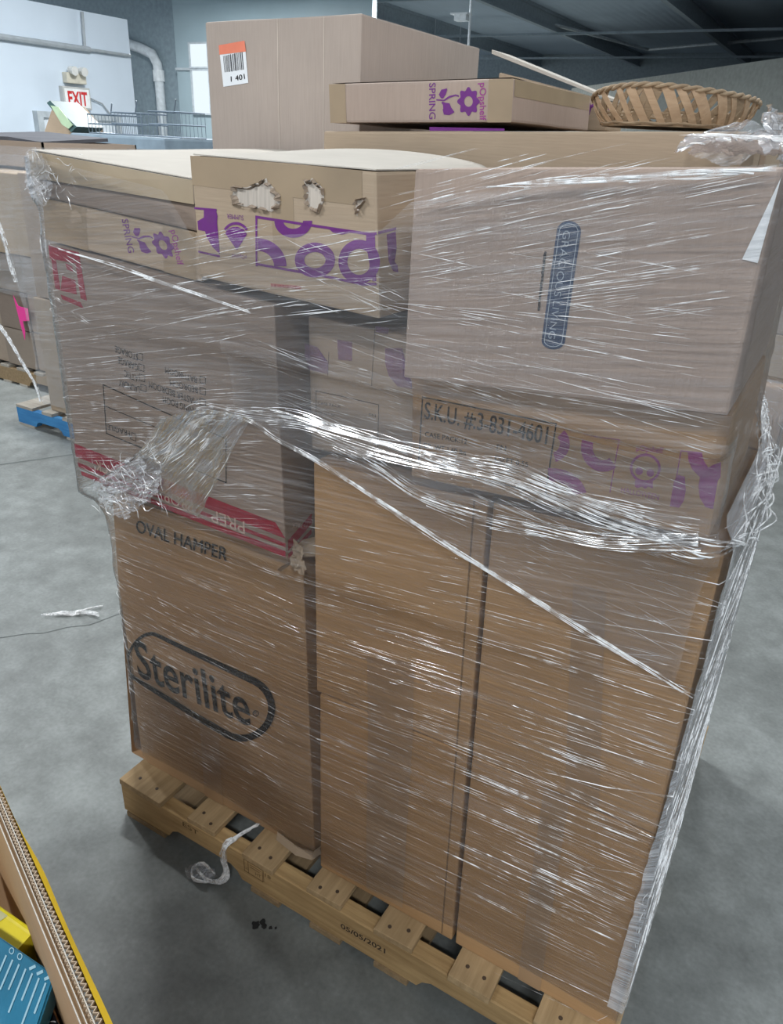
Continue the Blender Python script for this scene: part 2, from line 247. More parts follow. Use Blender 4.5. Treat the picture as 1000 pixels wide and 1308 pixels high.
# ink and outline shapes on the carton faces, in metres (x, z)
D = {
"sterilite": [["text","Sterilite",[0.0333,0.4057],[0.3735,0.4192],0.1055,{"bold":0.012,"col":"ink","serif":1}],["text","OVAL HAMPER",[0.0872,0.8033],[0.3329,0.8147],0.0299,{"bold":0.018,"shear":0.2}],["text","R",[0.384,0.4588],[0.3924,0.4587],0.0105,{}],["band",[[0.397,0.4672],[0.397,0.4685],[0.3967,0.4697],[0.3962,0.4707],[0.3956,0.4715],[0.3948,0.4722],[0.3938,0.4725],[0.3927,0.4727],[0.3914,0.4726],[0.3901,0.4723],[0.3888,0.4718],[0.3874,0.471],[0.3861,0.4701],[0.3848,0.469],[0.3837,0.4677],[0.3826,0.4663],[0.3816,0.4649],[0.3809,0.4633],[0.3803,0.4618],[0.3799,0.4603],[0.3797,0.4589],[0.3798,0.4576],[0.38,0.4564],[0.3805,0.4554],[0.3812,0.4546],[0.382,0.454],[0.383,0.4536],[0.3841,0.4534],[0.3853,0.4535],[0.3867,0.4538],[0.388,0.4544],[0.3894,0.4551],[0.3907,0.4561],[0.392,0.4572],[0.3932,0.4585],[0.3942,0.4599],[0.3951,0.4614],[0.3959,0.4629],[0.3965,0.4644],[0.3968,0.4658],[0.397,0.4672]],[[0.3949,0.4662],[0.3948,0.4672],[0.3946,0.4681],[0.3943,0.4688],[0.3938,0.4694],[0.3932,0.4699],[0.3924,0.4702],[0.3916,0.4703],[0.3907,0.4702],[0.3897,0.47],[0.3887,0.4696],[0.3877,0.469],[0.3867,0.4683],[0.3857,0.4675],[0.3848,0.4665],[0.384,0.4655],[0.3833,0.4644],[0.3828,0.4633],[0.3823,0.4622],[0.382,0.461],[0.3819,0.46],[0.3819,0.459],[0.3821,0.4581],[0.3825,0.4573],[0.383,0.4567],[0.3836,0.4563],[0.3843,0.456],[0.3852,0.4559],[0.3861,0.4559],[0.3871,0.4562],[0.3881,0.4566],[0.3891,0.4571],[0.3901,0.4579],[0.3911,0.4587],[0.392,0.4597],[0.3928,0.4607],[0.3935,0.4618],[0.394,0.4629],[0.3945,0.464],[0.3947,0.4652],[0.3949,0.4662]]],["band",[[0.119,0.5604],[0.1389,0.5604],[0.1586,0.5604],[0.1781,0.5604],[0.1974,0.5603],[0.2165,0.5603],[0.2354,0.5603],[0.2542,0.5603],[0.2727,0.5603],[0.2911,0.5603],[0.3092,0.5603],[0.3272,0.5602],[0.345,0.5602],[0.3626,0.5602],[0.3801,0.5602],[0.3974,0.5602],[0.4124,0.5568],[0.4248,0.5493],[0.434,0.5381],[0.4397,0.5236],[0.4417,0.5063],[0.4398,0.4868],[0.434,0.4659],[0.4246,0.4444],[0.4117,0.4231],[0.3958,0.4031],[0.3776,0.3851],[0.3578,0.3701],[0.3373,0.3589],[0.3171,0.3521],[0.2981,0.3501],[0.2802,0.3522],[0.2623,0.3543],[0.2441,0.3564],[0.2259,0.3586],[0.2075,0.3607],[0.1889,0.3629],[0.1702,0.3651],[0.1513,0.3673],[0.1322,0.3696],[0.113,0.3719],[0.0936,0.3741],[0.0741,0.3764],[0.0544,0.3788],[0.0345,0.3811],[0.0145,0.3835],[0.0043,0.3859],[-0.0029,0.3924],[-0.0069,0.4027],[-0.0074,0.4162],[-0.0046,0.4322],[0.0016,0.45],[0.0106,0.4686],[0.022,0.4873],[0.0353,0.5052],[0.0499,0.5215],[0.065,0.5355],[0.08,0.5467],[0.0944,0.5548],[0.1076,0.5594],[0.119,0.5604]],[[0.1118,0.5482],[0.1315,0.5476],[0.1509,0.547],[0.1702,0.5465],[0.1894,0.5459],[0.2083,0.5453],[0.227,0.5447],[0.2456,0.5442],[0.2639,0.5436],[0.2821,0.543],[0.3002,0.5425],[0.318,0.5419],[0.3357,0.5414],[0.3532,0.5409],[0.3706,0.5403],[0.3878,0.5398],[0.3998,0.5371],[0.4096,0.5312],[0.417,0.5223],[0.4215,0.5106],[0.423,0.4968],[0.4214,0.4812],[0.4167,0.4646],[0.4091,0.4475],[0.3988,0.4307],[0.3862,0.4149],[0.3718,0.4008],[0.3561,0.3892],[0.34,0.3805],[0.3241,0.3752],[0.3093,0.3738],[0.2913,0.3753],[0.2732,0.3767],[0.255,0.3782],[0.2365,0.3798],[0.218,0.3813],[0.1992,0.3828],[0.1803,0.3844],[0.1612,0.386],[0.1419,0.3876],[0.1225,0.3891],[0.1029,0.3908],[0.0831,0.3924],[0.0632,0.394],[0.043,0.3957],[0.0227,0.3974],[0.0141,0.3995],[0.008,0.405],[0.0046,0.4137],[0.0041,0.4251],[0.0065,0.4387],[0.0116,0.4537],[0.0192,0.4696],[0.0289,0.4855],[0.0402,0.5008],[0.0526,0.5147],[0.0655,0.5267],[0.0784,0.5364],[0.0907,0.5434],[0.102,0.5473],[0.1118,0.5482]]]],
"prep_red": [["poly",[[-0.0071,1.3647],[0.0715,1.3608],[0.0732,1.3403],[-0.0083,1.3421]]],["poly",[[-0.0043,1.3412],[0.0082,1.3412],[0.0088,1.2885],[-0.0055,1.2909]]],["poly",[[0.0591,1.3401],[0.0732,1.3403],[0.077,1.2796],[0.0612,1.2816]]],["poly",[[0.019,1.3156],[0.0531,1.3116],[0.0521,1.2872],[0.0088,1.2885]]],["poly",[[0.0324,1.3385],[0.05,1.3351],[0.0501,1.3259],[0.0342,1.3281]]],["poly",[[-0.0195,0.9879],[0.4854,0.9601],[0.5066,0.9346],[-0.021,0.959]]],["poly",[[-0.0187,0.9476],[0.5064,0.9253],[0.5062,0.9175],[-0.0161,0.938]]],["poly",[[-0.013,0.9301],[0.506,0.9097],[0.5058,0.897],[-0.0103,0.9204]]],["poly",[[0.0071,1.2814],[0.0598,1.2746],[0.0659,1.2644],[0.0096,1.2734]]]],
"prep_tan": [["text","PREP",[0.4167,0.9413],[0.3382,0.9436],0.0262,{}],["text","PROP",[0.2948,0.9473],[0.2223,0.9515],0.026,{}],["text","PACK",[0.1027,0.9612],[0.0376,0.9665],0.022,{}],["text","PACK",[0.2024,0.9543],[0.1262,0.9606],0.0232,{}]],
"prep_black": [["line",[[0.0917,1.1297],[0.3855,1.0907],[0.3797,1.0075],[0.0827,1.0325],[0.0917,1.1297]],0.0022],["line",[[0.0884,1.0883],[0.3763,1.0598]],0.0016],["text","FRAGILE",[0.1489,1.052],[0.0884,1.0527],0.0115,{}],["line",[[0.1548,1.0502],[0.1649,1.0494],[0.1627,1.035],[0.1486,1.0364],[0.1548,1.0502]],0.0012],["text","STORAGE",[0.1937,1.2039],[0.1362,1.2097],0.012,{}],["text","GARAGE",[0.191,1.1854],[0.141,1.1908],0.0123,{}],["text","ATTIC",[0.188,1.1651],[0.1533,1.1688],0.0125,{}],["text","LAUNDRY",[0.189,1.1452],[0.1359,1.1483],0.0124,{}],["text","BATHROOM",[0.329,1.1881],[0.2578,1.1929],0.0111,{}],["text","BEDROOM",[0.3291,1.1705],[0.2663,1.1725],0.0111,{}],["text","MASTER BEDROOM",[0.3271,1.1496],[0.2142,1.16],0.0118,{}],["text","DINING ROOM",[0.3272,1.1315],[0.2456,1.139],0.0119,{}],["line",[[0.1921,1.2064],[0.2054,1.2059],[0.2038,1.1945],[0.1905,1.195],[0.1921,1.2064]],0.0012],["line",[[0.1931,1.1871],[0.2065,1.1867],[0.2048,1.1752],[0.1915,1.1756],[0.1931,1.1871]],0.0012],["line",[[0.1924,1.1687],[0.2058,1.1683],[0.2042,1.1567],[0.1907,1.157],[0.1924,1.1687]],0.0012],["line",[[0.1936,1.1504],[0.2071,1.1501],[0.2054,1.1383],[0.1919,1.1386],[0.1936,1.1504]],0.0012],["line",[[0.3362,1.1908],[0.3483,1.1903],[0.3473,1.1794],[0.3352,1.1798],[0.3362,1.1908]],0.0012],["line",[[0.3344,1.1715],[0.3466,1.1712],[0.3457,1.1601],[0.3334,1.1604],[0.3344,1.1715]],0.0012],["line",[[0.3327,1.152],[0.3449,1.1517],[0.344,1.1405],[0.3316,1.1408],[0.3327,1.152]],0.0012],["line",[[0.3345,1.133],[0.3468,1.1328],[0.3459,1.1214],[0.3334,1.1216],[0.3345,1.133]],0.0012]],
"prep_red_side": [["poly",[[0.0367,0.9274],[0.1083,0.9514],[0.1082,0.9309],[0.0361,0.9074]]],["poly",[[0.0359,0.9012],[0.1057,0.9208],[0.1057,0.9112],[0.0357,0.8919]]]],
"prep_side_text": [["text","PREP PACK",[0.1106,0.9363],[0.0508,0.9551],0.0103,{}]],
"spring_back": [["band",[[0.6225,1.6211],[0.6223,1.6197],[0.6214,1.6184],[0.6201,1.6173],[0.6188,1.6164],[0.6177,1.6156],[0.6172,1.6147],[0.6171,1.6136],[0.6175,1.6121],[0.6181,1.6105],[0.6185,1.6087],[0.6185,1.6071],[0.618,1.6059],[0.6169,1.6051],[0.6153,1.6049],[0.6136,1.6051],[0.6119,1.6055],[0.6105,1.6058],[0.6094,1.6056],[0.6086,1.6049],[0.6079,1.6037],[0.6072,1.6022],[0.6063,1.6007],[0.6052,1.5996],[0.6039,1.5992],[0.6025,1.5996],[0.6012,1.6006],[0.6,1.602],[0.599,1.6035],[0.5981,1.6046],[0.5971,1.6053],[0.596,1.6054],[0.5946,1.6051],[0.593,1.6047],[0.5913,1.6044],[0.5897,1.6045],[0.5884,1.6052],[0.5876,1.6065],[0.5873,1.6081],[0.5874,1.6099],[0.5876,1.6116],[0.5877,1.613],[0.5875,1.6141],[0.5867,1.615],[0.5855,1.6158],[0.5839,1.6167],[0.5824,1.6177],[0.5813,1.619],[0.5808,1.6204],[0.5811,1.6218],[0.582,1.623],[0.5833,1.6241],[0.5846,1.625],[0.5857,1.6259],[0.5863,1.6268],[0.5864,1.6279],[0.586,1.6293],[0.5854,1.631],[0.585,1.6327],[0.585,1.6343],[0.5856,1.6356],[0.5867,1.6363],[0.5883,1.6365],[0.59,1.6362],[0.5917,1.6358],[0.5931,1.6356],[0.5942,1.6358],[0.595,1.6365],[0.5957,1.6376],[0.5964,1.6391],[0.5973,1.6405],[0.5984,1.6415],[0.5997,1.6419],[0.6011,1.6416],[0.6024,1.6406],[0.6036,1.6392],[0.6046,1.6377],[0.6055,1.6366],[0.6064,1.6359],[0.6075,1.6358],[0.6089,1.636],[0.6104,1.6365],[0.6121,1.6367],[0.6137,1.6366],[0.6149,1.6359],[0.6157,1.6347],[0.616,1.6331],[0.616,1.6314],[0.6157,1.6297],[0.6156,1.6283],[0.6159,1.6272],[0.6166,1.6263],[0.6179,1.6255],[0.6194,1.6247],[0.6209,1.6236],[0.622,1.6224],[0.6225,1.6211]],[[0.6096,1.6208],[0.6096,1.6203],[0.6096,1.6198],[0.6096,1.6193],[0.6095,1.6188],[0.6094,1.6184],[0.6093,1.6179],[0.6091,1.6174],[0.6089,1.617],[0.6087,1.6165],[0.6085,1.6161],[0.6082,1.6157],[0.6079,1.6154],[0.6075,1.615],[0.6072,1.6147],[0.6068,1.6144],[0.6064,1.6141],[0.6059,1.6139],[0.6055,1.6136],[0.605,1.6134],[0.6046,1.6133],[0.6041,1.6132],[0.6036,1.6131],[0.6031,1.613],[0.6026,1.613],[0.602,1.613],[0.6015,1.613],[0.601,1.6131],[0.6005,1.6132],[0.6,1.6134],[0.5995,1.6135],[0.599,1.6137],[0.5985,1.614],[0.5981,1.6142],[0.5976,1.6145],[0.5972,1.6148],[0.5968,1.6152],[0.5964,1.6155],[0.596,1.6159],[0.5957,1.6163],[0.5954,1.6167],[0.5951,1.6172],[0.5948,1.6176],[0.5946,1.6181],[0.5944,1.6186],[0.5942,1.6191],[0.5941,1.6196],[0.594,1.6201],[0.5939,1.6206],[0.5939,1.6211],[0.5939,1.6216],[0.594,1.6221],[0.594,1.6226],[0.5941,1.6231],[0.5943,1.6235],[0.5944,1.624],[0.5946,1.6245],[0.5949,1.6249],[0.5951,1.6253],[0.5954,1.6257],[0.5957,1.6261],[0.5961,1.6264],[0.5964,1.6267],[0.5968,1.627],[0.5972,1.6273],[0.5977,1.6276],[0.5981,1.6278],[0.5986,1.628],[0.599,1.6281],[0.5995,1.6282],[0.6,1.6283],[0.6005,1.6284],[0.601,1.6284],[0.6016,1.6284],[0.6021,1.6283],[0.6026,1.6283],[0.6031,1.6282],[0.6036,1.628],[0.6041,1.6279],[0.6046,1.6277],[0.605,1.6274],[0.6055,1.6272],[0.606,1.6269],[0.6064,1.6266],[0.6068,1.6262],[0.6072,1.6259],[0.6075,1.6255],[0.6079,1.6251],[0.6082,1.6247],[0.6085,1.6242],[0.6087,1.6238],[0.6089,1.6233],[0.6091,1.6228],[0.6093,1.6223],[0.6094,1.6218],[0.6095,1.6213],[0.6096,1.6208]]],["poly",[[0.5831,1.6296],[0.5772,1.6308],[0.5656,1.6285],[0.5554,1.6227],[0.5411,1.6231],[0.5412,1.621],[0.5568,1.6205],[0.567,1.6257],[0.5774,1.6283],[0.5834,1.6269]]],["poly",[[0.5498,1.6245],[0.5453,1.6301],[0.5495,1.6375],[0.56,1.6395],[0.5607,1.6367],[0.5584,1.6302],[0.5541,1.6242]]],["poly",[[0.5533,1.6199],[0.5594,1.6181],[0.5666,1.6177],[0.5707,1.6109],[0.5772,1.6045],[0.5681,1.5996],[0.5573,1.6002],[0.5543,1.6077],[0.5576,1.6116],[0.5511,1.618]]],["text","SPRING",[0.5255,1.6469],[0.5296,1.5923],0.0121,{"bold":0.01}],["poly",[[0.5306,1.5806],[0.671,1.5825],[0.6714,1.5791],[0.5311,1.5746]]]],
"spring_back_name": [["text","pOpshelf",[0.6196,1.6476],[0.6253,1.5926],0.0113,{"bold":0.015}]],
"spring_front": [["band",[[0.2884,1.3891],[0.2883,1.3878],[0.2874,1.3867],[0.286,1.3858],[0.2845,1.3851],[0.2834,1.3844],[0.2828,1.3836],[0.2828,1.3825],[0.2833,1.3811],[0.2841,1.3795],[0.2847,1.3779],[0.2848,1.3763],[0.2842,1.3752],[0.283,1.3746],[0.2812,1.3746],[0.2792,1.3749],[0.2773,1.3754],[0.2757,1.3758],[0.2745,1.3757],[0.2736,1.3751],[0.2729,1.374],[0.2722,1.3727],[0.2712,1.3714],[0.27,1.3705],[0.2685,1.3702],[0.2669,1.3706],[0.2653,1.3717],[0.2639,1.3731],[0.2626,1.3746],[0.2615,1.3758],[0.2604,1.3765],[0.2591,1.3767],[0.2575,1.3766],[0.2557,1.3763],[0.2538,1.3761],[0.2519,1.3764],[0.2504,1.3772],[0.2494,1.3784],[0.249,1.38],[0.2489,1.3816],[0.2491,1.3832],[0.2492,1.3845],[0.2488,1.3856],[0.2479,1.3865],[0.2464,1.3874],[0.2446,1.3883],[0.2428,1.3894],[0.2414,1.3907],[0.2408,1.392],[0.241,1.3933],[0.2419,1.3945],[0.2434,1.3954],[0.2449,1.3961],[0.2461,1.3968],[0.2467,1.3976],[0.2467,1.3986],[0.2461,1.4],[0.2454,1.4016],[0.2448,1.4033],[0.2447,1.4048],[0.2453,1.4059],[0.2466,1.4065],[0.2484,1.4065],[0.2504,1.4061],[0.2523,1.4056],[0.2539,1.4053],[0.2552,1.4053],[0.2561,1.4059],[0.2568,1.407],[0.2575,1.4083],[0.2584,1.4095],[0.2597,1.4104],[0.2611,1.4106],[0.2627,1.4102],[0.2643,1.4091],[0.2657,1.4077],[0.2669,1.4063],[0.268,1.4051],[0.2692,1.4044],[0.2704,1.4042],[0.2719,1.4043],[0.2737,1.4046],[0.2756,1.4047],[0.2774,1.4044],[0.2789,1.4037],[0.2799,1.4025],[0.2803,1.4009],[0.2804,1.3993],[0.2802,1.3978],[0.2802,1.3965],[0.2805,1.3954],[0.2815,1.3945],[0.2829,1.3937],[0.2847,1.3927],[0.2864,1.3916],[0.2878,1.3904],[0.2884,1.3891]],[[0.2737,1.39],[0.2738,1.3895],[0.2738,1.389],[0.2738,1.3886],[0.2738,1.3881],[0.2737,1.3877],[0.2736,1.3872],[0.2734,1.3868],[0.2732,1.3864],[0.273,1.386],[0.2727,1.3857],[0.2724,1.3853],[0.2721,1.385],[0.2717,1.3847],[0.2713,1.3844],[0.2709,1.3842],[0.2704,1.3839],[0.27,1.3838],[0.2695,1.3836],[0.2689,1.3835],[0.2684,1.3833],[0.2679,1.3833],[0.2673,1.3832],[0.2667,1.3832],[0.2661,1.3832],[0.2655,1.3833],[0.265,1.3834],[0.2644,1.3835],[0.2638,1.3836],[0.2632,1.3838],[0.2626,1.384],[0.262,1.3842],[0.2615,1.3845],[0.2609,1.3848],[0.2604,1.3851],[0.2599,1.3854],[0.2594,1.3858],[0.2589,1.3861],[0.2585,1.3865],[0.2581,1.3869],[0.2577,1.3874],[0.2573,1.3878],[0.257,1.3883],[0.2567,1.3887],[0.2565,1.3892],[0.2562,1.3897],[0.2561,1.3901],[0.2559,1.3906],[0.2558,1.3911],[0.2557,1.3916],[0.2557,1.3921],[0.2557,1.3925],[0.2558,1.393],[0.2559,1.3934],[0.256,1.3939],[0.2562,1.3943],[0.2564,1.3947],[0.2566,1.3951],[0.2569,1.3954],[0.2572,1.3958],[0.2575,1.3961],[0.2579,1.3964],[0.2583,1.3967],[0.2587,1.3969],[0.2592,1.3971],[0.2596,1.3973],[0.2601,1.3975],[0.2607,1.3976],[0.2612,1.3977],[0.2617,1.3978],[0.2623,1.3978],[0.2629,1.3979],[0.2635,1.3978],[0.2641,1.3978],[0.2646,1.3977],[0.2652,1.3976],[0.2658,1.3974],[0.2664,1.3973],[0.267,1.3971],[0.2676,1.3968],[0.2681,1.3966],[0.2687,1.3963],[0.2692,1.396],[0.2697,1.3956],[0.2702,1.3953],[0.2706,1.3949],[0.2711,1.3945],[0.2715,1.3941],[0.2719,1.3937],[0.2722,1.3933],[0.2725,1.3928],[0.2728,1.3924],[0.2731,1.3919],[0.2733,1.3914],[0.2735,1.3909],[0.2736,1.3905],[0.2737,1.39]]],["poly",[[0.2428,1.4005],[0.2359,1.4022],[0.2228,1.401],[0.2115,1.3965],[0.195,1.3981],[0.1953,1.3961],[0.2132,1.3943],[0.2246,1.3983],[0.2364,1.3998],[0.2433,1.3979]]],["poly",[[0.2049,1.3987],[0.1994,1.4042],[0.2037,1.4109],[0.2157,1.4118],[0.2166,1.4092],[0.2144,1.4033],[0.2099,1.398]]],["poly",[[0.2092,1.394],[0.2163,1.3918],[0.2246,1.3908],[0.2298,1.384],[0.2376,1.3774],[0.2275,1.3736],[0.2151,1.3752],[0.2111,1.3825],[0.2147,1.3858],[0.2068,1.3924]]],["text","SPRING",[0.1756,1.4219],[0.1837,1.3701],0.0146,{"bold":0.01}]],
"spring_front_name": [["text","pOpshelf",[0.2835,1.4142],[0.2934,1.3621],0.0134,{"bold":0.015}]],
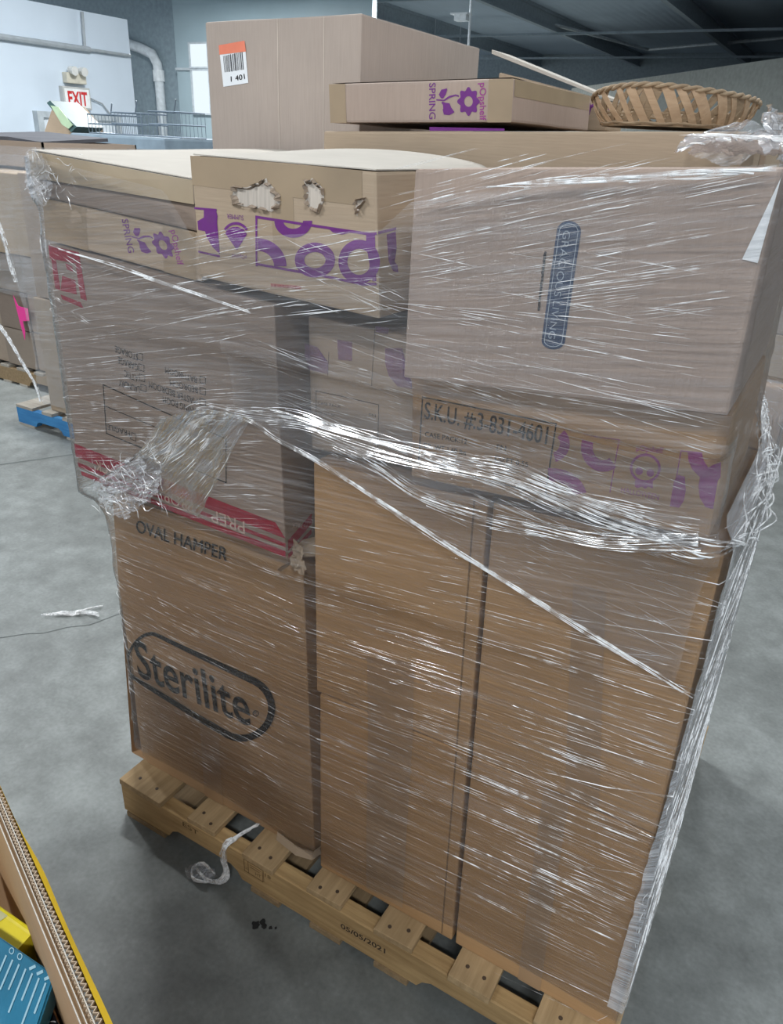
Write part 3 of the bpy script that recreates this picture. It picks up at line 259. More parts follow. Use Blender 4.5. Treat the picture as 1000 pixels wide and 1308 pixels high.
"popbox": [["line",[[0.3578,1.4534],[0.4002,1.4542]],0.003],["line",[[0.3601,1.3917],[0.4011,1.3893]],0.003],["poly",[[0.3758,1.4541],[0.4002,1.4542],[0.4029,1.4458],[0.4014,1.4388],[0.3953,1.4296],[0.3973,1.4175],[0.4026,1.4091],[0.4028,1.3924],[0.3895,1.4007],[0.3782,1.414],[0.3755,1.4226],[0.3615,1.4231],[0.3611,1.4355],[0.3747,1.4418]]],["band",[[0.4136,1.4287],[0.415,1.4303],[0.4166,1.4319],[0.4183,1.4333],[0.4201,1.4347],[0.422,1.4359],[0.4241,1.437],[0.4262,1.438],[0.4284,1.4388],[0.4306,1.4395],[0.4329,1.4401],[0.4352,1.4405],[0.4374,1.4408],[0.4397,1.4409],[0.442,1.4409],[0.4441,1.4407],[0.4463,1.4403],[0.4483,1.4398],[0.4503,1.4392],[0.4522,1.4384],[0.4539,1.4375],[0.4556,1.4365],[0.4571,1.4354],[0.4584,1.4341],[0.4596,1.4327]],[[0.4175,1.427],[0.4187,1.4284],[0.42,1.4296],[0.4214,1.4308],[0.4229,1.4319],[0.4245,1.4329],[0.4262,1.4339],[0.4279,1.4347],[0.4297,1.4354],[0.4316,1.436],[0.4334,1.4364],[0.4353,1.4368],[0.4372,1.437],[0.4391,1.4371],[0.4409,1.4371],[0.4427,1.4369],[0.4445,1.4366],[0.4462,1.4362],[0.4479,1.4357],[0.4494,1.4351],[0.4509,1.4344],[0.4522,1.4335],[0.4534,1.4326],[0.4546,1.4315],[0.4555,1.4304]]],["poly",[[0.4158,1.4234],[0.421,1.4294],[0.4308,1.4334],[0.4404,1.4345],[0.452,1.4321],[0.4577,1.4258],[0.4369,1.4016]]],["text","SUMMER",[0.452,1.4505],[0.421,1.4507],0.0065,{}],["text","pOpshelf",[0.4547,1.3956],[0.426,1.3955],0.0055,{}],["line",[[0.473,1.3845],[0.476,1.4507],[0.6653,1.4446],[0.6738,1.446]],0.0035],["line",[[0.4754,1.3859],[0.6061,1.3824],[0.6556,1.3793],[0.6763,1.3821]],0.0035],["band",[[0.5083,1.4483],[0.5083,1.4469],[0.5085,1.4454],[0.5088,1.444],[0.5092,1.4426],[0.5098,1.4412],[0.5105,1.4399],[0.5114,1.4386],[0.5124,1.4374],[0.5135,1.4363],[0.5147,1.4352],[0.5161,1.4341],[0.5176,1.4332],[0.5191,1.4323],[0.5208,1.4315],[0.5225,1.4308],[0.5244,1.4302],[0.5263,1.4297],[0.5282,1.4292],[0.5302,1.4289],[0.5323,1.4287],[0.5344,1.4285],[0.5365,1.4285],[0.5386,1.4285],[0.5408,1.4287],[0.5429,1.4289],[0.545,1.4293],[0.5471,1.4297],[0.5492,1.4302],[0.5512,1.4308],[0.5532,1.4315],[0.5552,1.4323],[0.557,1.4332],[0.5588,1.4341],[0.5605,1.4351],[0.5622,1.4362],[0.5637,1.4373],[0.5651,1.4385],[0.5665,1.4398],[0.5677,1.441],[0.5688,1.4424],[0.5698,1.4437],[0.5706,1.4451],[0.5714,1.4465],[0.572,1.4479],[0.5725,1.4494],[0.5728,1.4508],[0.573,1.4523],[0.5731,1.4537]],[[0.5242,1.4497],[0.5242,1.449],[0.5243,1.4483],[0.5244,1.4476],[0.5247,1.447],[0.525,1.4463],[0.5254,1.4457],[0.5258,1.4451],[0.5263,1.4446],[0.5269,1.444],[0.5276,1.4435],[0.5282,1.4431],[0.529,1.4426],[0.5298,1.4422],[0.5307,1.4419],[0.5316,1.4415],[0.5325,1.4412],[0.5335,1.441],[0.5345,1.4408],[0.5355,1.4407],[0.5366,1.4406],[0.5377,1.4405],[0.5388,1.4405],[0.5399,1.4405],[0.541,1.4406],[0.5421,1.4407],[0.5432,1.4409],[0.5443,1.4411],[0.5453,1.4413],[0.5464,1.4416],[0.5474,1.4419],[0.5484,1.4423],[0.5494,1.4427],[0.5504,1.4432],[0.5513,1.4436],[0.5521,1.4441],[0.5529,1.4447],[0.5537,1.4452],[0.5544,1.4458],[0.555,1.4464],[0.5556,1.4471],[0.5561,1.4477],[0.5566,1.4484],[0.557,1.449],[0.5573,1.4497],[0.5575,1.4504],[0.5577,1.4511],[0.5578,1.4518],[0.5579,1.4524]]],["band",[[0.6113,1.4063],[0.6109,1.4092],[0.6101,1.4121],[0.6086,1.4148],[0.6067,1.4173],[0.6043,1.4195],[0.6014,1.4215],[0.5981,1.4231],[0.5945,1.4244],[0.5905,1.4254],[0.5864,1.4259],[0.5821,1.4261],[0.5777,1.4259],[0.5732,1.4253],[0.5689,1.4243],[0.5646,1.4229],[0.5606,1.4211],[0.5568,1.4191],[0.5534,1.4167],[0.5504,1.4141],[0.5478,1.4113],[0.5457,1.4084],[0.5442,1.4053],[0.5433,1.4021],[0.5429,1.399],[0.5432,1.3959],[0.544,1.393],[0.5454,1.3901],[0.5475,1.3876],[0.55,1.3852],[0.553,1.3832],[0.5564,1.3815],[0.5602,1.3802],[0.5643,1.3793],[0.5686,1.3788],[0.5731,1.3787],[0.5776,1.379],[0.5821,1.3798],[0.5865,1.3809],[0.5907,1.3824],[0.5947,1.3842],[0.5984,1.3864],[0.6017,1.3888],[0.6045,1.3914],[0.6069,1.3942],[0.6088,1.3972],[0.6102,1.4002],[0.611,1.4032],[0.6113,1.4063]],[[0.5954,1.4046],[0.5953,1.406],[0.5948,1.4073],[0.594,1.4085],[0.593,1.4096],[0.5917,1.4107],[0.5902,1.4115],[0.5885,1.4123],[0.5865,1.4128],[0.5844,1.4132],[0.5822,1.4135],[0.58,1.4135],[0.5776,1.4134],[0.5753,1.413],[0.573,1.4125],[0.5708,1.4118],[0.5687,1.411],[0.5667,1.41],[0.5649,1.4089],[0.5633,1.4077],[0.562,1.4064],[0.561,1.405],[0.5602,1.4036],[0.5597,1.4022],[0.5595,1.4008],[0.5597,1.3994],[0.5601,1.398],[0.5609,1.3968],[0.5619,1.3956],[0.5632,1.3946],[0.5648,1.3937],[0.5666,1.393],[0.5686,1.3924],[0.5707,1.392],[0.5729,1.3918],[0.5753,1.3918],[0.5776,1.3919],[0.58,1.3923],[0.5823,1.3928],[0.5845,1.3935],[0.5866,1.3944],[0.5885,1.3954],[0.5903,1.3965],[0.5918,1.3977],[0.5931,1.399],[0.5941,1.4004],[0.5948,1.4018],[0.5953,1.4032],[0.5954,1.4046]]],["band",[[0.6822,1.4116],[0.6818,1.4152],[0.6808,1.4187],[0.6793,1.422],[0.6773,1.425],[0.6749,1.4278],[0.6721,1.4303],[0.6689,1.4323],[0.6653,1.434],[0.6615,1.4353],[0.6575,1.436],[0.6533,1.4364],[0.6491,1.4362],[0.6449,1.4356],[0.6407,1.4345],[0.6367,1.4329],[0.6329,1.4309],[0.6293,1.4285],[0.6261,1.4258],[0.6233,1.4227],[0.6209,1.4194],[0.6191,1.4158],[0.6177,1.4121],[0.6169,1.4083],[0.6167,1.4045],[0.617,1.4008],[0.6179,1.3972],[0.6194,1.3937],[0.6214,1.3905],[0.6239,1.3876],[0.6269,1.3851],[0.6303,1.383],[0.634,1.3813],[0.638,1.38],[0.6421,1.3793],[0.6464,1.3791],[0.6508,1.3794],[0.6551,1.3801],[0.6593,1.3814],[0.6633,1.3831],[0.6671,1.3852],[0.6705,1.3877],[0.6736,1.3906],[0.6763,1.3937],[0.6785,1.397],[0.6802,1.4006],[0.6814,1.4042],[0.6821,1.4079],[0.6822,1.4116]],[[0.6682,1.4101],[0.6679,1.4122],[0.6674,1.4143],[0.6665,1.4163],[0.6654,1.4181],[0.6641,1.4198],[0.6624,1.4212],[0.6606,1.4225],[0.6586,1.4235],[0.6564,1.4242],[0.6542,1.4247],[0.6518,1.4249],[0.6494,1.4248],[0.6471,1.4244],[0.6447,1.4238],[0.6425,1.4228],[0.6403,1.4217],[0.6384,1.4202],[0.6366,1.4186],[0.635,1.4168],[0.6337,1.4148],[0.6327,1.4127],[0.6319,1.4106],[0.6315,1.4084],[0.6314,1.4061],[0.6316,1.4039],[0.6321,1.4018],[0.633,1.3998],[0.6341,1.3979],[0.6355,1.3962],[0.6372,1.3947],[0.639,1.3934],[0.6411,1.3924],[0.6433,1.3917],[0.6456,1.3912],[0.648,1.3911],[0.6504,1.3912],[0.6528,1.3916],[0.6552,1.3923],[0.6575,1.3933],[0.6596,1.3945],[0.6615,1.396],[0.6633,1.3977],[0.6648,1.3995],[0.666,1.4015],[0.667,1.4035],[0.6677,1.4057],[0.6681,1.4079],[0.6682,1.4101]]],["band",[[0.5281,1.3888],[0.5281,1.3901],[0.528,1.3914],[0.5279,1.3926],[0.5277,1.3938],[0.5275,1.3951],[0.5272,1.3963],[0.5269,1.3975],[0.5265,1.3986],[0.5261,1.3998],[0.5256,1.4009],[0.5251,1.4021],[0.5245,1.4032],[0.5238,1.4042],[0.5231,1.4053],[0.5224,1.4063],[0.5216,1.4073],[0.5208,1.4083],[0.5199,1.4093],[0.519,1.4102],[0.518,1.4111],[0.517,1.412],[0.5159,1.4128],[0.5148,1.4136],[0.5136,1.4144],[0.5124,1.4152],[0.5112,1.4159],[0.5099,1.4166],[0.5086,1.4172],[0.5073,1.4178],[0.5059,1.4184],[0.5045,1.4189],[0.5031,1.4194],[0.5016,1.4199],[0.5001,1.4203],[0.4986,1.4207],[0.497,1.4211],[0.4955,1.4214],[0.4939,1.4216],[0.4922,1.4219],[0.4906,1.422],[0.4889,1.4222],[0.4873,1.4223],[0.4856,1.4224],[0.4839,1.4224],[0.4822,1.4224],[0.4804,1.4223],[0.4787,1.4222],[0.477,1.4221]],[[0.5054,1.3863],[0.5054,1.3871],[0.5054,1.3878],[0.5053,1.3885],[0.5052,1.3891],[0.5051,1.3898],[0.505,1.3905],[0.5048,1.3912],[0.5046,1.3918],[0.5043,1.3925],[0.5041,1.3931],[0.5037,1.3937],[0.5034,1.3944],[0.503,1.395],[0.5026,1.3956],[0.5022,1.3961],[0.5018,1.3967],[0.5013,1.3973],[0.5008,1.3978],[0.5003,1.3983],[0.4997,1.3988],[0.4991,1.3993],[0.4985,1.3998],[0.4979,1.4002],[0.4972,1.4007],[0.4965,1.4011],[0.4958,1.4015],[0.4951,1.4019],[0.4943,1.4022],[0.4936,1.4026],[0.4928,1.4029],[0.492,1.4032],[0.4911,1.4034],[0.4903,1.4037],[0.4894,1.4039],[0.4886,1.4041],[0.4877,1.4043],[0.4868,1.4045],[0.4859,1.4046],[0.4849,1.4048],[0.484,1.4049],[0.483,1.4049],[0.4821,1.405],[0.4811,1.405],[0.4802,1.405],[0.4792,1.405],[0.4782,1.405],[0.4772,1.4049],[0.4762,1.4048]]],["poly",[[0.5993,1.4463],[0.6297,1.4458],[0.6358,1.4444],[0.6218,1.44],[0.6075,1.4413]]],["poly",[[0.6595,1.4431],[0.673,1.4456],[0.6734,1.4366],[0.6699,1.4268],[0.6752,1.421],[0.6757,1.3987],[0.6774,1.3859],[0.6715,1.3851],[0.666,1.404],[0.6702,1.4173],[0.6599,1.4322]]]],
"popbox_red": [["line",[[0.4999,1.3593],[0.5046,1.3595]],0.0045],["line",[[0.5069,1.3597],[0.5133,1.36]],0.0045],["line",[[0.5156,1.3601],[0.5193,1.3603]],0.0045],["line",[[0.5215,1.3604],[0.5279,1.3608]],0.0045],["line",[[0.5306,1.3609],[0.5351,1.3612]],0.0045],["line",[[0.5374,1.3613],[0.5428,1.3616]],0.0045],["line",[[0.545,1.3617],[0.5503,1.362]],0.0045]],
"popbox_side": [["line",[[0.0212,1.4474],[0.0651,1.4495]],0.0035],["poly",[[0.0409,1.4438],[0.0654,1.4463],[0.0675,1.4242],[0.0507,1.4223],[0.055,1.4122],[0.0698,1.4009],[0.0706,1.3924],[0.0565,1.3956],[0.045,1.4099]]]],
"torn1": [[0.433,1.4884],[0.4596,1.4881],[0.4825,1.4963],[0.4951,1.5018],[0.5108,1.4869],[0.5222,1.4742],[0.5055,1.459],[0.4787,1.4619],[0.4513,1.4625],[0.4352,1.4646]],
"torn2": [[0.56,1.5025],[0.5724,1.5063],[0.5827,1.5002],[0.5916,1.4952],[0.5909,1.4797],[0.5848,1.4629],[0.5731,1.4674],[0.5619,1.4761],[0.5641,1.4903]],
"torn3": [[0.6426,1.4858],[0.658,1.4887],[0.6555,1.4828],[0.6495,1.4772],[0.6451,1.4652],[0.6429,1.4767]],
"sku": [["line",[[0.7534,1.2367],[0.9486,1.2399],[0.9481,1.1387],[0.7539,1.1385],[0.7534,1.2367]],0.002],["text","S.K.U. #:3-831-4601",[0.7581,1.2066],[0.9402,1.21],0.0247,{"bold":0.015}],["text","CASE PACK:12",[0.7612,1.1802],[0.8276,1.1837],0.0071,{"bold":0.01}],["text","GR. WT.1.60 lbs",[0.7599,1.1631],[0.8279,1.1674],0.0072,{"bold":0.01}],["text","FN",[0.8719,1.1872],[0.8855,1.1882],0.0068,{"bold":0.01}],["text","CU.FT 0.55",[0.8703,1.1707],[0.9191,1.1725],0.0069,{"bold":0.01}]],
"sku_purple": [["band",[[0.9557,1.1893],[0.9567,1.1898],[0.9576,1.1904],[0.9586,1.1911],[0.9595,1.1918],[0.9604,1.1925],[0.9612,1.1933],[0.9621,1.1941],[0.9629,1.1949],[0.9636,1.1958],[0.9644,1.1967],[0.9651,1.1976],[0.9657,1.1986],[0.9663,1.1996],[0.9669,1.2006],[0.9674,1.2016],[0.9679,1.2026],[0.9684,1.2037],[0.9688,1.2047],[0.9692,1.2058],[0.9695,1.2069],[0.9697,1.208],[0.97,1.2091],[0.9702,1.2103],[0.9703,1.2114],[0.9704,1.2125],[0.9704,1.2136],[0.9704,1.2147],[0.9704,1.2158],[0.9703,1.2169],[0.9701,1.218],[0.9699,1.2191],[0.9697,1.2202],[0.9694,1.2212],[0.9691,1.2223],[0.9687,1.2233],[0.9683,1.2243],[0.9678,1.2252],[0.9674,1.2262],[0.9668,1.2271],[0.9662,1.228],[0.9656,1.2289],[0.965,1.2297],[0.9643,1.2305],[0.9636,1.2313],[0.9628,1.232],[0.962,1.2327],[0.9612,1.2333],[0.9604,1.234]],[[0.9504,1.2013],[0.9509,1.2016],[0.9514,1.2019],[0.9518,1.2022],[0.9523,1.2025],[0.9527,1.2028],[0.9531,1.2032],[0.9535,1.2036],[0.9539,1.204],[0.9543,1.2044],[0.9546,1.2048],[0.955,1.2053],[0.9553,1.2057],[0.9556,1.2062],[0.9559,1.2067],[0.9561,1.2072],[0.9564,1.2077],[0.9566,1.2082],[0.9568,1.2087],[0.957,1.2092],[0.9571,1.2097],[0.9573,1.2103],[0.9574,1.2108],[0.9575,1.2113],[0.9575,1.2119],[0.9576,1.2124],[0.9576,1.213],[0.9576,1.2135],[0.9576,1.214],[0.9575,1.2146],[0.9575,1.2151],[0.9574,1.2156],[0.9573,1.2161],[0.9571,1.2166],[0.957,1.2171],[0.9568,1.2176],[0.9566,1.2181],[0.9564,1.2186],[0.9562,1.219],[0.9559,1.2195],[0.9556,1.2199],[0.9553,1.2203],[0.955,1.2207],[0.9547,1.2211],[0.9543,1.2215],[0.954,1.2219],[0.9536,1.2222],[0.9532,1.2225],[0.9528,1.2228]]],["band",[[0.9852,1.2278],[0.985,1.2261],[0.9849,1.2244],[0.9848,1.2226],[0.9848,1.2209],[0.9849,1.2192],[0.9851,1.2175],[0.9854,1.2158],[0.9857,1.2141],[0.9861,1.2124],[0.9866,1.2108],[0.9872,1.2092],[0.9878,1.2077],[0.9886,1.2061],[0.9893,1.2047],[0.9902,1.2033],[0.9911,1.2019],[0.9921,1.2006],[0.9931,1.1993],[0.9942,1.1982],[0.9954,1.1971],[0.9966,1.196],[0.9978,1.1951],[0.9991,1.1942],[1.0004,1.1934],[1.0018,1.1927],[1.0031,1.1921],[1.0046,1.1915],[1.006,1.1911],[1.0074,1.1907],[1.0089,1.1904],[1.0104,1.1903],[1.0119,1.1902],[1.0134,1.1902],[1.0148,1.1903],[1.0163,1.1905],[1.0178,1.1908],[1.0192,1.1912],[1.0207,1.1916],[1.0221,1.1922],[1.0234,1.1928],[1.0248,1.1935],[1.0261,1.1943],[1.0273,1.1952],[1.0286,1.1962],[1.0297,1.1972],[1.0309,1.1983],[1.0319,1.1995],[1.033,1.2007]],[[0.9997,1.2257],[0.9997,1.2249],[0.9996,1.224],[0.9996,1.2231],[0.9996,1.2222],[0.9997,1.2213],[0.9998,1.2204],[1.0,1.2195],[1.0001,1.2187],[1.0003,1.2178],[1.0006,1.217],[1.0009,1.2161],[1.0012,1.2153],[1.0015,1.2145],[1.0019,1.2138],[1.0023,1.213],[1.0028,1.2123],[1.0033,1.2116],[1.0038,1.211],[1.0043,1.2104],[1.0048,1.2098],[1.0054,1.2092],[1.006,1.2087],[1.0066,1.2082],[1.0072,1.2078],[1.0079,1.2074],[1.0085,1.2071],[1.0092,1.2068],[1.0099,1.2065],[1.0106,1.2063],[1.0113,1.2062],[1.012,1.2061],[1.0127,1.206],[1.0134,1.206],[1.0141,1.206],[1.0148,1.2061],[1.0155,1.2062],[1.0161,1.2064],[1.0168,1.2066],[1.0175,1.2069],[1.0181,1.2072],[1.0188,1.2075],[1.0194,1.2079],[1.02,1.2084],[1.0206,1.2088],[1.0211,1.2094],[1.0216,1.2099],[1.0221,1.2105],[1.0226,1.2111]]],["band",[[1.0016,1.1568],[1.0012,1.158],[1.0007,1.1591],[1.0001,1.1603],[0.9995,1.1614],[0.9989,1.1625],[0.9982,1.1636],[0.9975,1.1646],[0.9968,1.1656],[0.996,1.1666],[0.9952,1.1676],[0.9943,1.1685],[0.9934,1.1694],[0.9925,1.1703],[0.9915,1.1712],[0.9905,1.172],[0.9895,1.1728],[0.9885,1.1735],[0.9874,1.1742],[0.9863,1.1749],[0.9851,1.1755],[0.984,1.1761],[0.9828,1.1767],[0.9815,1.1773],[0.9803,1.1778],[0.979,1.1782],[0.9778,1.1786],[0.9764,1.179],[0.9751,1.1794],[0.9738,1.1797],[0.9724,1.18],[0.971,1.1802],[0.9696,1.1804],[0.9682,1.1805],[0.9668,1.1806],[0.9654,1.1807],[0.9639,1.1807],[0.9625,1.1807],[0.961,1.1806],[0.9596,1.1805],[0.9581,1.1804],[0.9566,1.1802],[0.9552,1.18],[0.9537,1.1797],[0.9522,1.1794],[0.9507,1.1791],[0.9493,1.1787],[0.9478,1.1783],[0.9463,1.1778]],[[0.9854,1.1491],[0.9851,1.1497],[0.9848,1.1504],[0.9845,1.151],[0.9841,1.1517],[0.9837,1.1523],[0.9833,1.1529],[0.9829,1.1535],[0.9824,1.154],[0.9819,1.1546],[0.9814,1.1551],[0.9809,1.1557],[0.9803,1.1562],[0.9798,1.1566],[0.9792,1.1571],[0.9785,1.1576],[0.9779,1.158],[0.9772,1.1584],[0.9765,1.1588],[0.9758,1.1591],[0.9751,1.1595],[0.9744,1.1598],[0.9736,1.1601],[0.9729,1.1604],[0.9721,1.1607],[0.9713,1.1609],[0.9704,1.1611],[0.9696,1.1613],[0.9688,1.1615],[0.9679,1.1616],[0.9671,1.1618],[0.9662,1.1619],[0.9653,1.1619],[0.9644,1.162],[0.9635,1.162],[0.9626,1.162],[0.9617,1.162],[0.9607,1.162],[0.9598,1.1619],[0.9589,1.1618],[0.958,1.1617],[0.957,1.1616],[0.9561,1.1614],[0.9552,1.1612],[0.9542,1.161],[0.9533,1.1608],[0.9523,1.1605],[0.9514,1.1603],[0.9505,1.16]]],["line",[[0.9994,1.2344],[1.0303,1.237],[1.031,1.1659]],0.0012],["band",[[1.0855,1.2125],[1.0848,1.2149],[1.0839,1.2171],[1.0827,1.2192],[1.0813,1.2211],[1.0796,1.2228],[1.0777,1.2243],[1.0757,1.2254],[1.0735,1.2263],[1.0712,1.2269],[1.0689,1.2271],[1.0665,1.227],[1.0641,1.2266],[1.0618,1.2259],[1.0596,1.2249],[1.0575,1.2236],[1.0556,1.222],[1.0539,1.2201],[1.0524,1.2181],[1.0512,1.2159],[1.0502,1.2135],[1.0496,1.211],[1.0493,1.2085],[1.0492,1.206],[1.0495,1.2034],[1.0502,1.201],[1.0511,1.1987],[1.0523,1.1965],[1.0538,1.1946],[1.0555,1.1928],[1.0574,1.1914],[1.0595,1.1902],[1.0618,1.1893],[1.0641,1.1888],[1.0665,1.1886],[1.0689,1.1887],[1.0713,1.1892],[1.0736,1.1899],[1.0758,1.191],[1.0779,1.1924],[1.0798,1.1941],[1.0815,1.1959],[1.0829,1.198],[1.0841,1.2002],[1.085,1.2026],[1.0855,1.2051],[1.0858,1.2076],[1.0858,1.21],[1.0855,1.2125]],[[1.0825,1.2117],[1.082,1.2137],[1.0812,1.2155],[1.0802,1.2173],[1.079,1.2188],[1.0776,1.2202],[1.0761,1.2214],[1.0744,1.2224],[1.0726,1.2231],[1.0707,1.2235],[1.0687,1.2237],[1.0667,1.2236],[1.0648,1.2233],[1.0629,1.2227],[1.061,1.2218],[1.0593,1.2208],[1.0577,1.2194],[1.0563,1.2179],[1.0551,1.2163],[1.054,1.2144],[1.0533,1.2125],[1.0527,1.2105],[1.0524,1.2084],[1.0524,1.2063],[1.0527,1.2042],[1.0532,1.2022],[1.0539,1.2003],[1.0549,1.1986],[1.0561,1.197],[1.0576,1.1956],[1.0592,1.1944],[1.0609,1.1934],[1.0628,1.1927],[1.0647,1.1923],[1.0667,1.1921],[1.0687,1.1922],[1.0707,1.1926],[1.0726,1.1932],[1.0744,1.1941],[1.0761,1.1952],[1.0777,1.1966],[1.0791,1.1981],[1.0803,1.1998],[1.0813,1.2017],[1.082,1.2036],[1.0825,1.2056],[1.0827,1.2077],[1.0827,1.2097],[1.0825,1.2117]]],["band",[[1.0656,1.2035],[1.0654,1.2041],[1.0652,1.2047],[1.0649,1.2052],[1.0645,1.2057],[1.0641,1.2062],[1.0636,1.2065],[1.0631,1.2068],[1.0626,1.2071],[1.062,1.2072],[1.0614,1.2073],[1.0608,1.2073],[1.0603,1.2072],[1.0597,1.207],[1.0591,1.2067],[1.0586,1.2064],[1.0582,1.206],[1.0577,1.2055],[1.0574,1.205],[1.0571,1.2044],[1.0569,1.2038],[1.0567,1.2031],[1.0566,1.2025],[1.0566,1.2018],[1.0567,1.2012],[1.0569,1.2006],[1.0571,1.2],[1.0574,1.1994],[1.0578,1.1989],[1.0582,1.1985],[1.0587,1.1981],[1.0592,1.1978],[1.0597,1.1976],[1.0603,1.1974],[1.0609,1.1973],[1.0615,1.1974],[1.0621,1.1975],[1.0627,1.1977],[1.0632,1.1979],[1.0637,1.1983],[1.0642,1.1987],[1.0646,1.1992],[1.0649,1.1997],[1.0652,1.2003],[1.0654,1.2009],[1.0656,1.2015],[1.0657,1.2022],[1.0657,1.2028],[1.0656,1.2035]],[[1.0612,1.2023],[1.0612,1.2023],[1.0612,1.2023],[1.0612,1.2023],[1.0612,1.2023],[1.0612,1.2023],[1.0612,1.2023],[1.0612,1.2023],[1.0612,1.2023],[1.0612,1.2023],[1.0612,1.2023],[1.0612,1.2023],[1.0612,1.2023],[1.0612,1.2023],[1.0612,1.2023],[1.0612,1.2023],[1.0612,1.2023],[1.0612,1.2023],[1.0612,1.2023],[1.0612,1.2023],[1.0612,1.2023],[1.0612,1.2023],[1.0612,1.2023],[1.0612,1.2023],[1.0612,1.2023],[1.0612,1.2023],[1.0612,1.2023],[1.0612,1.2023],[1.0612,1.2023],[1.0612,1.2023],[1.0612,1.2023],[1.0612,1.2023],[1.0612,1.2023],[1.0612,1.2023],[1.0612,1.2023],[1.0612,1.2023],[1.0612,1.2023],[1.0612,1.2023],[1.0612,1.2023],[1.0612,1.2023],[1.0612,1.2023],[1.0612,1.2023],[1.0612,1.2023],[1.0612,1.2023],[1.0612,1.2023],[1.0612,1.2023],[1.0612,1.2023],[1.0612,1.2023],[1.0612,1.2023]]],["band",[[1.0792,1.2044],[1.079,1.205],[1.0788,1.2056],[1.0785,1.2061],[1.0781,1.2066],[1.0777,1.2071],[1.0772,1.2074],[1.0767,1.2078],[1.0762,1.208],[1.0756,1.2081],[1.075,1.2082],[1.0744,1.2082],[1.0739,1.2081],[1.0733,1.2079],[1.0728,1.2076],[1.0723,1.2073],[1.0718,1.2069],[1.0714,1.2064],[1.0711,1.2059],[1.0708,1.2053],[1.0706,1.2047],[1.0704,1.2041],[1.0703,1.2034],[1.0703,1.2028],[1.0704,1.2022],[1.0706,1.2015],[1.0708,1.2009],[1.0711,1.2004],[1.0715,1.1999],[1.0719,1.1995],[1.0724,1.1991],[1.0729,1.1988],[1.0734,1.1985],[1.074,1.1984],[1.0746,1.1983],[1.0752,1.1984],[1.0757,1.1985],[1.0763,1.1987],[1.0768,1.1989],[1.0773,1.1993],[1.0778,1.1997],[1.0782,1.2001],[1.0785,1.2007],[1.0788,1.2012],[1.079,1.2018],[1.0792,1.2025],[1.0792,1.2031],[1.0792,1.2038],[1.0792,1.2044]],[[1.0748,1.2033],[1.0748,1.2033],[1.0748,1.2033],[1.0748,1.2033],[1.0748,1.2033],[1.0748,1.2033],[1.0748,1.2033],[1.0748,1.2033],[1.0748,1.2033],[1.0748,1.2033],[1.0748,1.2033],[1.0748,1.2033],[1.0748,1.2033],[1.0748,1.2033],[1.0748,1.2033],[1.0748,1.2033],[1.0748,1.2033],[1.0748,1.2033],[1.0748,1.2033],[1.0748,1.2033],[1.0748,1.2033],[1.0748,1.2033],[1.0748,1.2033],[1.0748,1.2033],[1.0748,1.2033],[1.0748,1.2033],[1.0748,1.2033],[1.0748,1.2033],[1.0748,1.2033],[1.0748,1.2033],[1.0748,1.2033],[1.0748,1.2033],[1.0748,1.2033],[1.0748,1.2033],[1.0748,1.2033],[1.0748,1.2033],[1.0748,1.2033],[1.0748,1.2033],[1.0748,1.2033],[1.0748,1.2033],[1.0748,1.2033],[1.0748,1.2033],[1.0748,1.2033],[1.0748,1.2033],[1.0748,1.2033],[1.0748,1.2033],[1.0748,1.2033],[1.0748,1.2033],[1.0748,1.2033]]],["poly",[[1.0584,1.1896],[1.0676,1.1902],[1.0795,1.1944],[1.0815,1.1842],[1.0755,1.1852],[1.0728,1.1813],[1.0678,1.1831],[1.0638,1.1799],[1.06,1.181]]],["line",[[1.1058,1.2007],[1.1039,1.2395],[1.1269,1.2427]],0.0012],["poly",[[1.1069,1.209],[1.1147,1.2086],[1.1194,1.1918],[1.12,1.1781],[1.1167,1.1675],[1.1056,1.1664],[1.1045,1.1828],[1.1037,1.2002]]],["poly",[[1.1115,1.2394],[1.1269,1.2427],[1.1316,1.233],[1.1379,1.2262],[1.1422,1.2309],[1.1498,1.2363],[1.1535,1.2181],[1.1496,1.2073],[1.1476,1.192],[1.1543,1.1764],[1.1457,1.1764],[1.1369,1.1866],[1.1322,1.2003],[1.1313,1.2124],[1.1212,1.2195],[1.1148,1.2289]]]],
"sku_name": [["text","pOpshelf",[1.0529,1.2279],[1.0845,1.2318],0.0075,{"bold":0.015}],["text","HALLOWEEN",[1.0444,1.169],[1.091,1.1708],0.0075,{}]],
"skul_purple": [["poly",[[0.5065,1.2618],[0.5309,1.2597],[0.5407,1.2413],[0.5527,1.2393],[0.5529,1.2201],[0.5136,1.2202],[0.5063,1.2415]]],["poly",[[0.5689,1.2777],[0.5967,1.2782],[0.5974,1.249],[0.5717,1.2466]]],["poly",[[0.6371,1.3081],[0.6599,1.3087],[0.6582,1.2992],[0.6375,1.2998]]],["poly",[[0.6549,1.278],[0.6838,1.2828],[0.6873,1.2416],[0.7071,1.2356],[0.7056,1.2247],[0.6796,1.2236],[0.6635,1.2372],[0.6559,1.2572]]]],
"skul": [["line",[[0.5284,1.1205],[0.5285,1.1875],[0.5774,1.1887],[0.6477,1.1884],[0.6484,1.1175]],0.0012],["line",[[0.6361,1.3079],[0.634,1.2159]],0.0008],["line",[[0.5538,1.2555],[0.5517,1.2168]],0.0008],["text","CASE PACK",[0.5322,1.1659],[0.5777,1.1688],0.005,{}],["text","GR. WT. lbs",[0.5322,1.1487],[0.5658,1.1515],0.005,{}],["text","CU.FT",[0.5322,1.1323],[0.5783,1.1348],0.005,{}],["text","FN",[0.6313,1.1664],[0.6429,1.1668],0.005,{}]],
